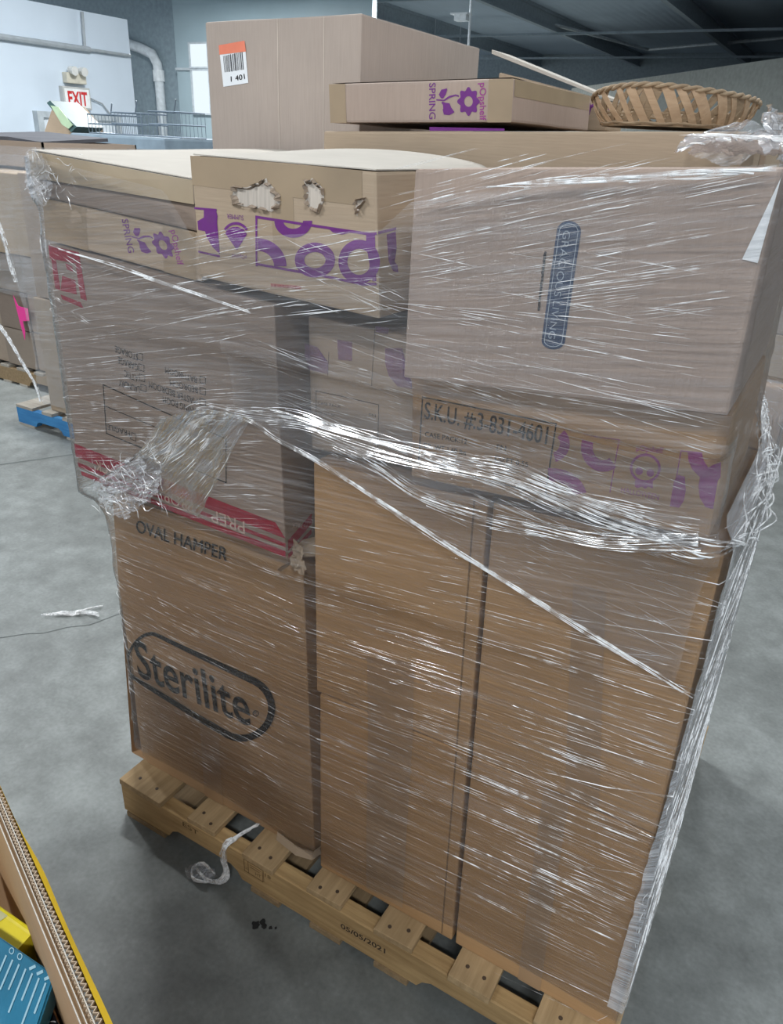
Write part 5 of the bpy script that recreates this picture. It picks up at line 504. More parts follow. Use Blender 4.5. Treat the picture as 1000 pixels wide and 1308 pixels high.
sku.prt('shipping_marks', D['sku'], M['ink'], label='black framed S.K.U. lettering'); sku.prt('purple_print', D['sku_purple'], M['magenta']); 
for it in D['sku_name']: sku.prt('name_print', [it], M['magenta'])
sku.strip('packing_tape', .0, .0, 1, .16, M['tape'])
gra = Carton('cardboard_box', 'large carton with a dark blue upright capsule emblem at the upper right of the stack', [(.738, 1.527), (1.140, 1.549), (1.147, 1.300), (.737, 1.268)], .0, .385, M['kraft_rose'], .003)
gra.prt('capsule_emblem', D['grac_blue'], M['blue'], label='dark blue capsule emblem'); gra.prt('emblem_lettering', D['grac_line'], M['light_line'], .0012); gra.prt('small_print', D['grac_small'], M['ink_thin'])
gra.prt('paper_sheet', D['grac_paper'], M['paper'], .0015, label='white paper corner')
pop = Carton('cardboard_box', 'torn carton with big purple ring letters and a melon slice print', [(.355, 1.524), (.672, 1.520), (.685, 1.336), (.357, 1.354)], .02, .36, M['kraft_pale'], .002)
def top_flaps(c, mat, rise, back, seam=None, x1=1.):
    tl, tr = c.q[0], c.q[1]; bm = bmesh.new(); G = []
    for i in range(25):
        col = []
        for j in range(17):
            u, v = i/24*x1, j/16; x = lerp(tl.x+.003, tr.x-.003, u); z = lerp(tl.y, tr.y, u)+.0012+rise*math.sin(math.pi*u)*math.sin(math.pi*min(1, v*1.0))**.8+back*v*math.sin(math.pi*u)**.6
            col.append(bm.verts.new((x, c.y0+.003+(c.depth-.006)*v, z)))
        G.append(col)
    for i in range(24):
        for j in range(16): bm.faces.new((G[i][j], G[i+1][j], G[i+1][j+1], G[i][j+1]))
    r = bmesh.ops.extrude_face_region(bm, geom=list(bm.faces)); bmesh.ops.translate(bm, verts=[v for v in r['geom'] if isinstance(v, bmesh.types.BMVert)], vec=(0, 0, .0015)); bmesh.ops.recalc_face_normals(bm, faces=bm.faces)
    return obj('top_flap', bm, mat, c.rt, label='bulging pale top flap')
top_flaps(pop, M['kraft_white'], .008, .016)
pop.prt('purple_print', D['popbox'], M['purple'], label='purple letters and melon slice'); pop.prt('red_lettering', D['popbox_red'], M['red_thin']); pop.right('side_print', D['popbox_side'], M['purple'])
pop.strip('packing_tape', .0, .0, .93, .23, M['tape_pale']); pop.strip('packing_tape', .46, .23, .58, .62, M['tape_pale'], .0004)
def tear(c, pts, seed):
    P = [Vector(p) for p in pts]; ce = sum(P, Vector((0, 0)))/len(P); rnd = random.Random(seed); ring = []
    for i in range(len(P)):
        a, b_ = P[i], P[(i+1) % len(P)]
        for k in range(4): q = a.lerp(b_, k/4); ring.append(ce+(q-ce)*(1+rnd.uniform(-.07, .07)))
    n = len(ring)
    o1 = c.prt('torn_hole', [['poly', [tuple(p) for p in ring]]], M['torn'], .0009, label='ragged torn hole with grey inner layers')
    bm = bmesh.new()   # curled lip of torn liner around the hole
    for i, p in enumerate(ring):
        y = c.surf(p.x, p.y); q = ce+(p-ce)*(.80+rnd.uniform(-.06, .05)); out = ce+(p-ce)*1.04
        lift = .004+rnd.uniform(0, .006)
        bm.verts.new((out.x, y-.0008, out.y)); bm.verts.new((lerp(p.x, q.x, .3), y-lift, lerp(p.y, q.y, .3))); bm.verts.new((q.x, y-.001, q.y))
    bm.verts.ensure_lookup_table()
    for i in range(n):
        j = (i+1) % n
        if rnd.random() < .25: continue
        for k in range(2): bm.faces.new([bm.verts[x] for x in (3*i+k, 3*j+k, 3*j+k+1, 3*i+k+1)])
    obj('torn_edge', bm, M['kraft_grey'], c.body)
    sh = [ce+(p-ce)*.9 for p in ring[:n//3]]+[ce+(p-ce)*.72 for p in ring[:n//3]][::-1]
    c.prt('tear_gap', [['poly', [tuple(p) for p in sh]]], M['torn_dark'], .0014)
tear(pop, D['torn1'], 1); tear(pop, D['torn2'], 2); tear(pop, D['torn3'], 3)

spr = Carton('flat_box', 'flat carton with a purple flower print, on top of the moving box', [(-.017, 1.440), (.346, 1.414), (.342, 1.342), (-.026, 1.372)], .04, .45, M['kraft_pale'], .001)
spr.prt('flower_print', D['spring_front'], M['purple']); spr.prt('name_print', D['spring_front_name'], M['magenta']); spr.strip('packing_tape', .0, .0, .30, 1, M['tape_pale']); spr.strip('packing_tape', .78, .0, .97, 1, M['tape_pale'])
mid = Carton('flat_box', 'dull unprinted flat carton between the flower carton and the taped top carton', [(-.030, 1.470), (.337, 1.455), (.335, 1.4165), (-.022, 1.441)], .045, .48, M['kraft_dull'], .001)
topb = Carton('flat_box', 'flat taped carton topmost at the left front of the stack', [(-.036, 1.514), (.337, 1.490), (.337, 1.456), (-.038, 1.472)], .04, .52, M['kraft_white'], .001)
topb.strip('packing_tape', .0, .0, 1, 1, M['tape_clear']); top_flaps(topb, M['kraft_white'], .004, .022)
longb = Carton('cardboard_box', 'wide open topped carton behind the capsule carton, under the flower carton and basket', [(.31, 1.567), (1.048, 1.590), (1.045, 1.125), (.31, 1.112)], .42, .56, M['kraft_pale'], .001)
longb.side_strip('packing_tape', .62, .70, 0, 1, M['tape'])
rearL = Carton('cardboard_box', 'low carton behind the front left flat boxes, holding up the biggest carton', [(-.10, 1.25), (.28, 1.25), (.28, 1.085), (-.10, 1.085)], .575, .42, M['kraft_mid'])
big = Carton('cardboard_box', 'biggest plain carton with a barcode label, standing highest at the back of the stack', [(-.134, 1.772), (.274, 1.777), (.274, 1.255), (-.131, 1.255)], .60, .56, M['kraft_back'], .002, hull=False)
big.prt('label_head', [['poly', [(-.096, 1.7278), (-.0224, 1.7355), (-.0191, 1.7153), (-.0951, 1.710)]]], plain('orange_label', (.78, .22, .13), .5), .0018)
big.prt('shipping_label', [['poly', [(-.096, 1.7278), (-.0224, 1.7355), (-.0157, 1.6564), (-.0882, 1.6482)]]], M['paper'], .0012, label='white barcode label with an orange head')
rr = random.Random(4); bars = []; x = -.084
while x < -.029:
    wdt = rr.choice((.0012, .0012, .0022)); t_ = (x+.084)/.056; bars.append(['line', [(x, 1.707+.007*t_), (x+.0022, 1.677+.006*t_)], wdt]); x += wdt+rr.choice((.0012, .002))
big.prt('barcode', bars, M['ink'], .0017)
big.prt('label_number', [['text', '401', (-.052, 1.660), (-.024, 1.664), .010, {'bold': .02}], ['line', [(-.064, 1.667), (-.064, 1.660)], .003]], M['ink'], .0017)
for xx in (.066, .184): big.prt('board_crease', [['line', [(xx, 1.773), (xx+.001, 1.45)], .0014]], plain('pale_crease', (.60, .52, .44), .9), .0006)
sp2 = Carton('flat_box', 'flat carton with purple flower print lying on the wide open carton at the back', [(.318, 1.6435), (.678, 1.6545), (.682, 1.592), (.322, 1.581)], .425, .42, M['kraft_rose'], .001, hull=False)
sp2.prt('flower_print', D['spring_back'], M['purple']); sp2.prt('name_print', D['spring_back_name'], M['magenta'])
sp2.strip('packing_tape', .0, .0, .10, 1, M['tape_pale']); sp2.strip('packing_tape', .88, .0, 1, 1, M['tape_pale'], .0003); sp2.side_strip('packing_tape', 0.43, .835, 0, .4, M['tape_clear']); sp2.top_tape(.43, .50, M['tape_pale'])
fb = Carton('open_carton', 'small open carton with a raised lid flap and purple letters, behind the flower carton', [(.46, 1.700), (.715, 1.648), (.715, 1.594), (.46, 1.594)], .865, .11, M['kraft_pale'], 0, hull=False)
fb.prt('purple_print', [['text', 'YU', (.655, 1.628), (.712, 1.615), .024, {'bold': .03}]], M['purple'])
b = bmesh.new(); P = [(.44, .862, 1.742), (.715, .862, 1.654), (.715, .862, 1.649), (.44, .862, 1.734)]
hexa(b, [Vector(p) for p in P]+[Vector((p[0], p[1]+.10, p[2])) for p in P], .0008); obj('lid_flap', b, M['kraft_white'], fb.rt, label='pale raised lid flap')
# wicker basket
bc = Vector((.892, .625, 1.592)); brx, bry = .134, .132
bk = empty('wicker_basket', bc, 'shallow round wicker basket lying on the wide carton at the back right', 'basket')
def bell(t, k, z): return Vector((bc.x+brx*k*math.cos(t), bc.y+bry*k*math.sin(t), z))
def zr(t): return 1.636-.015*math.sin(t)+.002*math.sin(t*3+1)
b = bmesh.new()
for ph in (0, math.pi): tube(b, [bell(2*math.pi*i/120, 1+.022*math.cos(i*1.1+ph), zr(2*math.pi*i/120)+.0022*math.sin(i*1.1+ph)) for i in range(121)], .0030, 6)
obj('rim', b, M['wicker'], bk, smooth=True)
b = bmesh.new()
for zz, kk in ((1.600, .86), (1.615, .90)): tube(b, [bell(2*math.pi*i/80, kk, zz+.001*math.sin(i)) for i in range(81)], .0024, 6)
obj('base_ring', b, M['wicker'], bk)
for nm, n, sg, mt, wd_ in (('woven_side', 40, 1, 'wicker', .020), ('slanted_strip', 30, -1, 'wicker_pale', .020)):
    b = bmesh.new(); rn = random.Random(n)
    for i in range(n):
        t0 = 2*math.pi*i/n+rn.uniform(-.04, .04); dt = sg*rn.uniform(.14, .36); hw = wd_*rn.uniform(.5, 1)/2/brx; L = []
        for k in range(6):
            a = k/5; t = t0+dt*a; kk = lerp(.84, 1.0, a)+.03*math.sin(math.pi*a)+(.012 if sg < 0 else 0); z = lerp(1.597, zr(t), a)
            L.append([b.verts.new(bell(t+s*hw, kk, z)) for s in (-1, 1)]+[b.verts.new(bell(t+s*hw, kk-.012, z)) for s in (1, -1)])
        for k in range(5):
            for j in range(4): b.faces.new((L[k][j], L[k][(j+1) % 4], L[k+1][(j+1) % 4], L[k+1][j]))
        b.faces.new(L[0][::-1]); b.faces.new(L[-1])
    obj(nm, b, M[mt], bk)
b = bmesh.new(); vs = [bell(2*math.pi*i/48, .85, 1.5955) for i in range(48)]; f = b.faces.new([b.verts.new(v) for v in vs]); r = bmesh.ops.extrude_face_region(b, geom=[f]); bmesh.ops.translate(b, verts=[v for v in r['geom'] if isinstance(v, bmesh.types.BMVert)], vec=(0, 0, .003)); obj('base', b, M['wicker'], bk)

# ================================================================ stretch film round the stack
CX, CY = .6, .5; NA = 720; ZB, ZT, DZ = .14, 1.60, .0125
ZL = np.arange(ZB, ZT+DZ, DZ); TH = np.linspace(-math.pi, math.pi, NA, endpoint=False)
def cross2(o, a, b): return (a[0]-o[0])*(b[1]-o[1])-(a[1]-o[1])*(b[0]-o[0])
def chull(p):
    p = sorted(set(p)); lo = []; hi = []
    for q in p:
        while len(lo) > 1 and cross2(lo[-2], lo[-1], q) <= 0: lo.pop()
        lo.append(q)
    for q in reversed(p):
        while len(hi) > 1 and cross2(hi[-2], hi[-1], q) <= 0: hi.pop()
        hi.append(q)
    return lo[:-1]+hi[:-1]
RR = np.zeros((len(ZL), NA))
for i, z in enumerate(ZL):
    pts = []
    for c in HULL:
        tl, tr, br, bl = c.q; zt = max(tl.y, tr.y); zb = min(bl.y, br.y)
        if not (zb-.02 <= z <= zt+.02): continue
        xl = lerp(bl.x, tl.x, min(1, max(0, (z-bl.y)/(tl.y-bl.y)))); xr = lerp(br.x, tr.x, min(1, max(0, (z-br.y)/(tr.y-br.y)))); y0 = c.y0-c.bulge-.001
        fy = c.y0+(c.fold[0]-xl)*c.fold[1] if c.fold else y0
        pts += [(round(xl, 4), round(fy, 4)), (round(xl+.03, 4), round(y0, 4)), (round(xr, 4), round(y0, 4)), (round(xl, 4), round(c.y0+c.depth, 4)), (round(xr, 4), round(c.y0+c.depth, 4))]
    if not pts: RR[i] = RR[i-1]; continue
    h = chull(pts); best = np.full(NA, 0.)
    for a, b_ in zip(h, h[1:]+h[:1]):
        ax, ay = a[0]-CX, a[1]-CY; ex, ey = b_[0]-a[0], b_[1]-a[1]
        den = np.cos(TH)*ey-np.sin(TH)*ex; den = np.where(abs(den) < 1e-9, 1e-9, den)
        t = (ax*ey-ay*ex)/den; s = (ax*np.sin(TH)-ay*np.cos(TH))/den
        ok = (t > 0) & (s >= -1e-6) & (s <= 1+1e-6); best = np.where(ok, np.maximum(best, t), best)
    RR[i] = best
k = np.exp(-.5*(np.arange(-8, 9)/3.2)**2); k /= k.sum()
pad = np.pad(RR, ((8, 8), (0, 0)), 'edge'); SM = sum(k[j]*pad[j:j+len(ZL)] for j in range(17))
RR = np.maximum(RR, SM)+.006
def rad(th, z):
    a = (th+math.pi)/(2*math.pi)*NA; j = int(math.floor(a)); fa = a-j; j %= NA; j2 = (j+1) % NA
    q = min(max((z-ZB)/DZ, 0), len(ZL)-1.001); i = int(q); fq = q-i
    return lerp(lerp(RR[i, j], RR[i, j2], fa), lerp(RR[i+1, j], RR[i+1, j2], fa), fq)
def S(th, z, off=0.):
    r = rad(th, z)+off; return Vector((CX+r*math.cos(th), CY+r*math.sin(th), z))
def th_x(x, z=.8):
    y = .03
    for _ in range(6): t = math.atan2(y-CY, x-CX); y = S(t, z).y
    return t
def th_y(y, z=.8):
    x = 1.2
    for _ in range(6): t = math.atan2(y-CY, x-CX); x = S(t, z).x
    return t
def ztop(th):
    x = CX+.75*math.cos(th); p = S(th, 1.3)
    if math.sin(th) < 0 and p.y < .3:
        X = p.x
        tab = [(-.1, 1.512), (.30, 1.475), (.36, 1.41), (.55, 1.435), (.70, 1.455), (.74, 1.49), (.95, 1.53), (1.13, 1.552), (1.3, 1.56)]
        for (a, za), (b_, zb_) in zip(tab[:-1], tab[1:]):
            if a <= X <= b_: return lerp(za, zb_, (X-a)/(b_-a))
        return 1.512 if X < 0 else 1.55
    return 1.52
wrap = empty('stretch_film', (CX, CY, .12), 'clear stretch film wound round the whole pallet stack, bunched into white ropes', 'stretch film')
def sheet(name, zlo, zhi, mat, th0=-math.pi, th1=math.pi, nt=420, nz=110, off=0., amp=.0016, **kw):
    bm = bmesh.new(); G = []
    closed = th1-th0 > 6.28
    for i in range(nt if closed else nt+1):
        th = lerp(th0, th1, i/nt); a, c = zlo(th), zhi(th); col = []
        for j in range(nz+1):
            z = lerp(a, c, j/nz); p = S(th, z, off); q = Vector((p.x*3, p.y*3, (z-.1*p.x)*26))
            col.append(bm.verts.new(S(th, z, off+amp*(1+noise.noise(q))+amp*.7*noise.noise(q*2.3))))
        G.append(col)
    n = len(G)
    for i in range(n if closed else n-1):
        for j in range(nz): bm.faces.new((G[i][j], G[(i+1) % n][j], G[(i+1) % n][j+1], G[i][j+1]))
    return obj(name, bm, mat, wrap, smooth=True, **kw)
TFR = th_x(1.195, .7)
sheet('film_sheet', lambda t: .165+.012*math.sin(t*5), lambda t: 1.13, M['film'], nz=90)
sheet('upper_film_sheet', lambda t: 1.13, ztop, M['film_upper'], nz=60)
R1 = [Vector((p[0], p[2])) for p in D['rope1']]
def z_rope1(X):
    P = R1[5:]
    if X <= P[0].x: return P[0].y
    for a, b_ in zip(P[:-1], P[1:]):
        if a.x <= X <= b_.x: return lerp(a.y, b_.y, (X-a.x)/(b_.x-a.x))
    return P[-1].y
sheet('second_film_layer', lambda t: z_rope1(S(t, 1.0).x), lambda t: 1.27, M['film_upper'], th_x(.42, 1.1), th_x(1.17, 1.1), 160, 50, .004)
sheet('side_film_layer', lambda t: .20, lambda t: 1.16, M['film_side'], th_x(1.185, .7), th_y(.96, .7), 60, 70, .004, .003)

rs = random.Random(11)
def strand(bm, pts, r):
    n = len(pts); ph = rs.uniform(0, 6)
    tube(bm, pts, lambda a: r*max(.12, math.sin(math.pi*min(1, max(0, a)))**.5)*(.75+.35*math.sin(a*9+ph)), 4, cap=False)
def strands(bm, x0, x1, z0, z1, slope, sd, n, l0, l1, r0, r1, zmin=None, zmax=None):
    for _ in range(n):
        x = rs.uniform(x0, x1); z = rs.uniform(z0, z1)
        if zmin and z < zmin(x): continue
        L = min(rs.uniform(l0, l1), rs.uniform(l0, l1)*1.2); s = rs.gauss(slope, sd); N = max(4, int(L/.022)); P = []
        r = r0+(r1-r0)*rs.random()**2.2; xa = x-L/2; wob = rs.uniform(-.0006, .0006); off = rs.uniform(.0015, .004)
        for i in range(N+1):
            X = xa+L*i/N
            if X < x0-.05 or X > x1: continue
            Z = z+s*(X-x)+wob*math.sin(3*math.pi*i/N)
            P.append(S(th_x(X, Z), Z, off+r))
        if len(P) > 2: strand(bm, P, r)
b = bmesh.new()
strands(b, .74, 1.135, 1.40, 1.545, .27, .02, 100, .02, .22, .0002, .0008)
strands(b, .74, 1.135, 1.28, 1.41, .03, .03, 60, .02, .22, .0002, .0007)
strands(b, .72, 1.10, 1.30, 1.45, -.08, .03, 12, .12, .3, .0002, .0007)
strands(b, -.02, .50, .95, 1.355, .25, .03, 120, .03, .26, .0002, .0006)
strands(b, -.02, .50, 1.02, 1.18, .22, .04, 70, .02, .16, .0002, .0006)
strands(b, -.02, .10, 1.24, 1.36, -.35, .08, 22, .01, .06, .0003, .0009)
strands(b, .36, .74, 1.33, 1.45, .22, .03, 50, .04, .24, .0003, .0011)
strands(b, .58, .74, 1.34, 1.42, -.25, .06, 20, .03, .12, .0003, .0008)
strands(b, .50, 1.15, 1.10, 1.28, -.10, .06, 170, .02, .18, .0002, .0006)
strands(b, .40, 1.18, .92, 1.14, -.24, .05, 150, .02, .2, .0002, .0006, zmin=z_rope1)
strands(b, .54, .88, .60, 1.0, .10, .02, 120, .02, .16, .00016, .0004)
strands(b, .54, .88, .22, .62, .07, .02, 65, .02, .16, .00016, .0004)
strands(b, -.03, .53, .24, .86, -.03, .035, 190, .01, .16, .00018, .0005)
strands(b, -.03, .05, .24, .88, -.5, .15, 80, .01, .05, .0003, .0007)
strands(b, .87, 1.19, .28, 1.06, .05, .012, 130, .03, .22, .0002, .0006)
strands(b, .87, 1.19, .36, .50, .045, .008, 26, .08, .26, .0004, .0014)
strands(b, .87, 1.19, .54, .64, .045, .008, 30, .06, .24, .0004, .0013)
strands(b, .95, 1.18, .68, .80, .045, .008, 22, .04, .2, .0003, .0010)
obj('film_wrinkle', b, M['strand'], wrap, kind='stuff')
b = bmesh.new()
strands(b, -.02, .50, .92, 1.36, .25, .03, 55, .2, .5, .0002, .0007)
strands(b, .74, 1.13, 1.38, 1.53, .25, .02, 30, .15, .4, .0002, .0007)
strands(b, .50, 1.15, 1.10, 1.30, -.08, .04, 60, .2, .5, .0002, .0007)
strands(b, -.02, 1.19, .25, .95, .05, .02, 80, .15, .5, .0002, .0005)
obj('faint_wrinkle', b, M['strand_soft'], wrap, kind='stuff')
# wrinkles with white glints in their colour, right hand side of the stack
b = bmesh.new()
for _ in range(260):
    y = rs.uniform(.04, .95); z = rs.uniform(.2, 1.14); L = rs.uniform(.05, .4); s = rs.gauss(.12, .35); r = rs.uniform(.0004, .0016); P = []
    for i in range(9):
        Y = y+L*(i/8-.5); Z = z+s*(Y-y)
        if Y < .0 or Y > .99: continue
        P.append(S(th_y(Y, Z), Z, .006+r))
    if len(P) > 2: strand(b, P, r)
for _ in range(60):   # strained edge at the front corner
    z = rs.uniform(.2, 1.08); L = rs.uniform(.04, .22); t0 = TFR+rs.uniform(0, .05); P = [S(t0+.01*math.sin(i), min(1.12, z+L*i/6), .005) for i in range(7)]; strand(b, P, rs.uniform(.0004, .0012))
obj('side_wrinkle', b, M['strand'], wrap, kind='stuff')

def bundle(bm, path, n, spread, r0, r1, jit=.3, tw=1.):
    """a rope of gathered film: many fine strands twisting about a path"""
    P = [Vector(p) for p in path]; cum = [0]
    for a, c in zip(P[:-1], P[1:]): cum.append(cum[-1]+(c-a).length)
    T = cum[-1]
    def at(s):
        s = min(max(s, 0), T*.9999)
        for i in range(len(P)-1):
            if s <= cum[i+1]: return P[i].lerp(P[i+1], (s-cum[i])/(cum[i+1]-cum[i]))
    for k in range(n):
        a0 = rs.uniform(0, 1-.25); a1 = rs.uniform(a0+.2, 1.0) if rs.random() > .35 else 1.0; N = max(6, int(T*(a1-a0)/.012)); ph = rs.uniform(0, 6.28); rad_ = spread*rs.uniform(.2, 1); pts = []
        f = rs.uniform(4, 11)*tw
        for i in range(N+1):
            a = lerp(a0, a1, i/N); s = a*T; c = at(s); d = (at(s+.01)-at(s-.01)).normalized() if T > .02 else Vector((1, 0, 0))
            u = d.cross(Vector((0, 1, .2))).normalized(); v = d.cross(u); g = ph+f*s*3; w_ = 1+jit*math.sin(s*23+ph)
            pts.append(c+u*rad_*w_*math.cos(g)+v*rad_*.35*math.sin(g))
        tube(bm, pts, lambda a: rs.uniform(r0, r1), 5, cap=False)
def on_front(lst, off=.008):
    o = []
    for p in lst:
        x, z = (p[0], p[2]) if len(p) == 3 else p
        o.append(S(th_x(x, z), z, off))
    return o
def smooth(P, n=60):
    o = []; N = len(P)
    for i in range(n+1):
        t = i/n*(N-1); k = min(int(t), N-2); f = t-k
        p0, p1, p2, p3 = P[max(k-1, 0)], P[k], P[k+1], P[min(k+2, N-1)]
        o.append(.5*((2*p1)+(p2-p0)*f+(2*p0-5*p1+4*p2-p3)*f*f+(3*p1-p0-3*p2+p3)*f**3))
    return o
rope1 = smooth(on_front(D['rope1']), 90)
b = bmesh.new(); bundle(b, rope1[30:], 22, .005, .0002, .0007, .3, .25); bundle(b, rope1[:34], 30, .010, .0003, .0011, .6, .8)
obj('diagonal_film_rope', b, M['strand'], wrap, label='white rope of bunched film slanting down to the right')
b = bmesh.new(); bundle(b, smooth(on_front(D['rope2'])), 46, .024, .0002, .0007, .4, .12); bundle(b, smooth(on_front(D['rope2b'])), 26, .016, .0002, .0007, .4, .12)
bundle(b, smooth(on_front([(.30, 1.10), (.35, 1.14), (.45, 1.150), (.56, 1.165), (.66, 1.165), (.74, 1.16)])), 20, .012, .0002, .0007, .5, .2)
obj('level_film_rope', b, M['strand'], wrap)
sidep = [S(th_x(1.08, 1.14), 1.135, .008), S(th_x(1.15, 1.12), 1.125, .010), S(TFR+.03, 1.12, .010)]+[S(th_y(y, 1.13), z, .010) for y, z in ((.15, 1.118), (.3, 1.13), (.5, 1.14), (.7, 1.15), (.95, 1.16))]
b = bmesh.new(); bundle(b, smooth(sidep), 46, .022, .0005, .0016, .5, .6); obj('corner_film_rope', b, M['strand'], wrap)
b = bmesh.new(); bundle(b, smooth(on_front([(-.018, 1.372), (.08, 1.362), (.2, 1.352), (.34, 1.336), (.48, 1.322)])), 8, .003, .0004, .0011, .4, .4)
obj('film_edge_rope', b, M['strand'], wrap); b = bmesh.new(); bundle(b, smooth([S(th_x(.0, z)-.05, z, .006) for z in (1.50, 1.46, 1.42, 1.38, 1.34)]), 14, .008, .0004, .0012, .6)
obj('film_edge_rope', b, M['strand'], wrap); b = bmesh.new(); bundle(b, smooth(on_front([(.745, 1.49), (.85, 1.515), (.98, 1.53), (1.13, 1.547)])), 12, .005, .0004, .0011, .5)
obj('film_edge_rope', b, M['strand'], wrap)
def crumple(name, mat, c, ux, uy, sx, sy, amp, freq, seed, parent=wrap, n=70, shape=None, **k):
    bm = bmesh.new(); c = Vector(c); ux = Vector(ux).normalized(); uy = Vector(uy).normalized(); un = ux.cross(uy).normalized(); sd = Vector((seed*3.1, seed*1.7, 0)); V = {}
    for i in range(n+1):
        for j in range(n+1):
            a, d = i/n*2-1, j/n*2-1; rr_ = math.hypot(a, d)
            edge = 1+.22*noise.noise(Vector((math.atan2(d, a)*1.6, seed, 0)))
            if rr_ > edge: continue
            q = Vector((a*sx*freq, d*sy*freq, seed)); h = amp*(noise.turbulence_vector(q+sd, 3, True).z) if False else amp*(abs(noise.noise(q))*2+abs(noise.noise(q*2.3+sd))*1.1+.5*noise.noise(q*5))
            w_ = Vector((noise.noise(q*1.3+sd), noise.noise(q*1.3-sd), 0))*amp*.8
            V[i, j] = bm.verts.new(c+ux*(a*sx+w_.x)+uy*(d*sy+w_.y)+un*h+(shape(a, d) if shape else Vector((0, 0, 0))))
    for i in range(n):
        for j in range(n):
            q = [(i, j), (i+1, j), (i+1, j+1), (i, j+1)]
            if all(x in V for x in q): bm.faces.new([V[x] for x in q])
    return obj(name, bm, mat, parent, smooth=True, **k)
crumple('bunched_film', M['film_dense'], (.165, .010, .955), (1, 0, .25), (.25, 0, 1), .075, .060, .010, 40, 1)
crumple('bunched_film', M['film_dense'], (.095, .02, .905), (1, 0, -.2), (.2, 0, 1), .055, .035, .008, 50, 3)
crumple('bunched_film', M['film_dense'], (-.005, .030, 1.475), (1, 0, 0), (0, 0, 1), .035, .045, .004, 50, 4)
# torn curtain of film falling from the rope's peak to the lower left
bm = bmesh.new(); G = []
for i in range(41):
    u = i/40; top = Vector((lerp(.255, .46, u), 0, lerp(1.10, 1.150, math.sin(math.pi*u*.6)))); bot = Vector((lerp(.03, .33, u**1.3), 0, lerp(.90, .93, u)+.05*math.sin(math.pi*u))); cl = []
    for j in range(41):
        v = j/40; p = top.lerp(bot, v); p.x += .03*math.sin(math.pi*v)*(1-u); q = Vector((u*11, v*2.2, 4)); pr = S(th_x(p.x, p.z), p.z, .010+.010*abs(noise.noise(q))+.005*abs(noise.noise(q*2.7)))
        cl.append(bm.verts.new(pr))
    G.append(cl)
for i in range(40):
    for j in range(40): bm.faces.new((G[i][j], G[i+1][j], G[i+1][j+1], G[i][j+1]))
obj('film_curtain', bm, M['film_fold'], wrap, smooth=True)
b = bmesh.new()
for _ in range(60):
    u = rs.random(); top = Vector((lerp(.25, .46, u), 0, lerp(1.09, 1.15, u)+rs.uniform(-.01, .005))); bot = Vector((lerp(.03, .33, u**1.3)+rs.uniform(-.02, .02), 0, lerp(.90, .93, u)+.05*math.sin(math.pi*u))); a0 = rs.uniform(0, .5); a1 = a0+rs.uniform(.15, .5); P = []
    for i in range(9):
        a = lerp(a0, min(1, a1), i/8); p = top.lerp(bot, a); p.x += .03*math.sin(math.pi*a)*(1-u); P.append(S(th_x(p.x, p.z), p.z, .016+.002*math.sin(i)))
    strand(b, P, rs.uniform(.0003, .0010))
obj('curtain_fold', b, M['strand'], wrap, kind='stuff')
crumple('bunched_film', M['film_dense'], (1.035, .405, 1.570), (1, 0, .1), (0, .4, 1), .055, .032, .016, 16, 5)
crumple('bunched_film', M['film_dense'], (1.075, .20, 1.560), (1, 0, .05), (0, 1, .02), .065, .19, .012, 14, 6)
crumple('bunched_film', M['film_side'], (1.072, .48, 1.585), (.25, .3, -.6), (0, 1, 0), .045, .10, .012, 18, 7)
crumple('torn_corner', M['kraft_pale'], (.514, .055, .893), (1, .2, .5), (-.35, 0, 1), .018, .036, .008, 34, 12, parent=ster.rt, n=26, label='crumpled pale cardboard torn up at the corner')
b = bmesh.new()
for _ in range(70):
    c = Vector((rs.uniform(.07, .26), -.002, 0)); c.z = lerp(.90, 1.0, (c.x-.07)/.19)+rs.uniform(-.05, .05); P = []; a = rs.uniform(0, 6.3); 
    for i in range(7): P.append(c.copy()); a += rs.uniform(-.9, .9); c += Vector((math.cos(a), .2*math.sin(a*2), math.sin(a)))*.008
    strand(b, P, rs.uniform(.0004, .0011))
for _ in range(45):
    c = Vector((rs.uniform(-.035, .10), .026, rs.uniform(1.45, 1.51))); P = []; a = rs.uniform(0, 6.3)
    for i in range(6): P.append(c.copy()); a += rs.uniform(-.7, .7); c += Vector((math.cos(a), 0, math.sin(a)))*.005
    strand(b, P, rs.uniform(.0003, .0010))
for _ in range(60):
    c = Vector((rs.uniform(1.02, 1.12), rs.uniform(.0, .38), 1.575)); P = []; a = rs.gauss(.2, .5)
    for i in range(7): P.append(c.copy()); a += rs.uniform(-.3, .3); c += Vector((math.cos(a)*.013, math.sin(a)*.013, rs.uniform(-.001, .001)))
    strand(b, P, rs.uniform(.0004, .0012))
obj('crinkled_fold', b, M['strand'], wrap, kind='stuff')
# tail of film hanging over the pallet and lying on the floor
b = bmesh.new(); tl_ = smooth([Vector(p) for p in ((.385, .085, .125), (.375, .05, .130), (.360, .012, .128), (.348, -.012, .112), (.345, -.016, .07), (.352, -.018, .035), (.34, -.03, .014), (.31, -.04, .010), (.27, -.03, .008))], 40)
bundle(b, tl_, 34, .008, .0010, .0026, .4, 1.4); bundle(b, smooth([Vector((.33, -.035, .012)), Vector((.285, -.055, .010)), Vector((.262, -.03, .010)), Vector((.275, -.012, .010)), Vector((.315, -.02, .012))], 30), 26, .007, .001, .0024, .4)
obj('twisted_tail', b, M['strand'], wrap, label='twisted white tail of film hanging over the pallet edge')
crumple('tail_end', M['film_dense'], (.287, -.034, .006), (1, .3, 0), (-.3, 1, 0), .042, .020, .006, 60, 9, n=36)

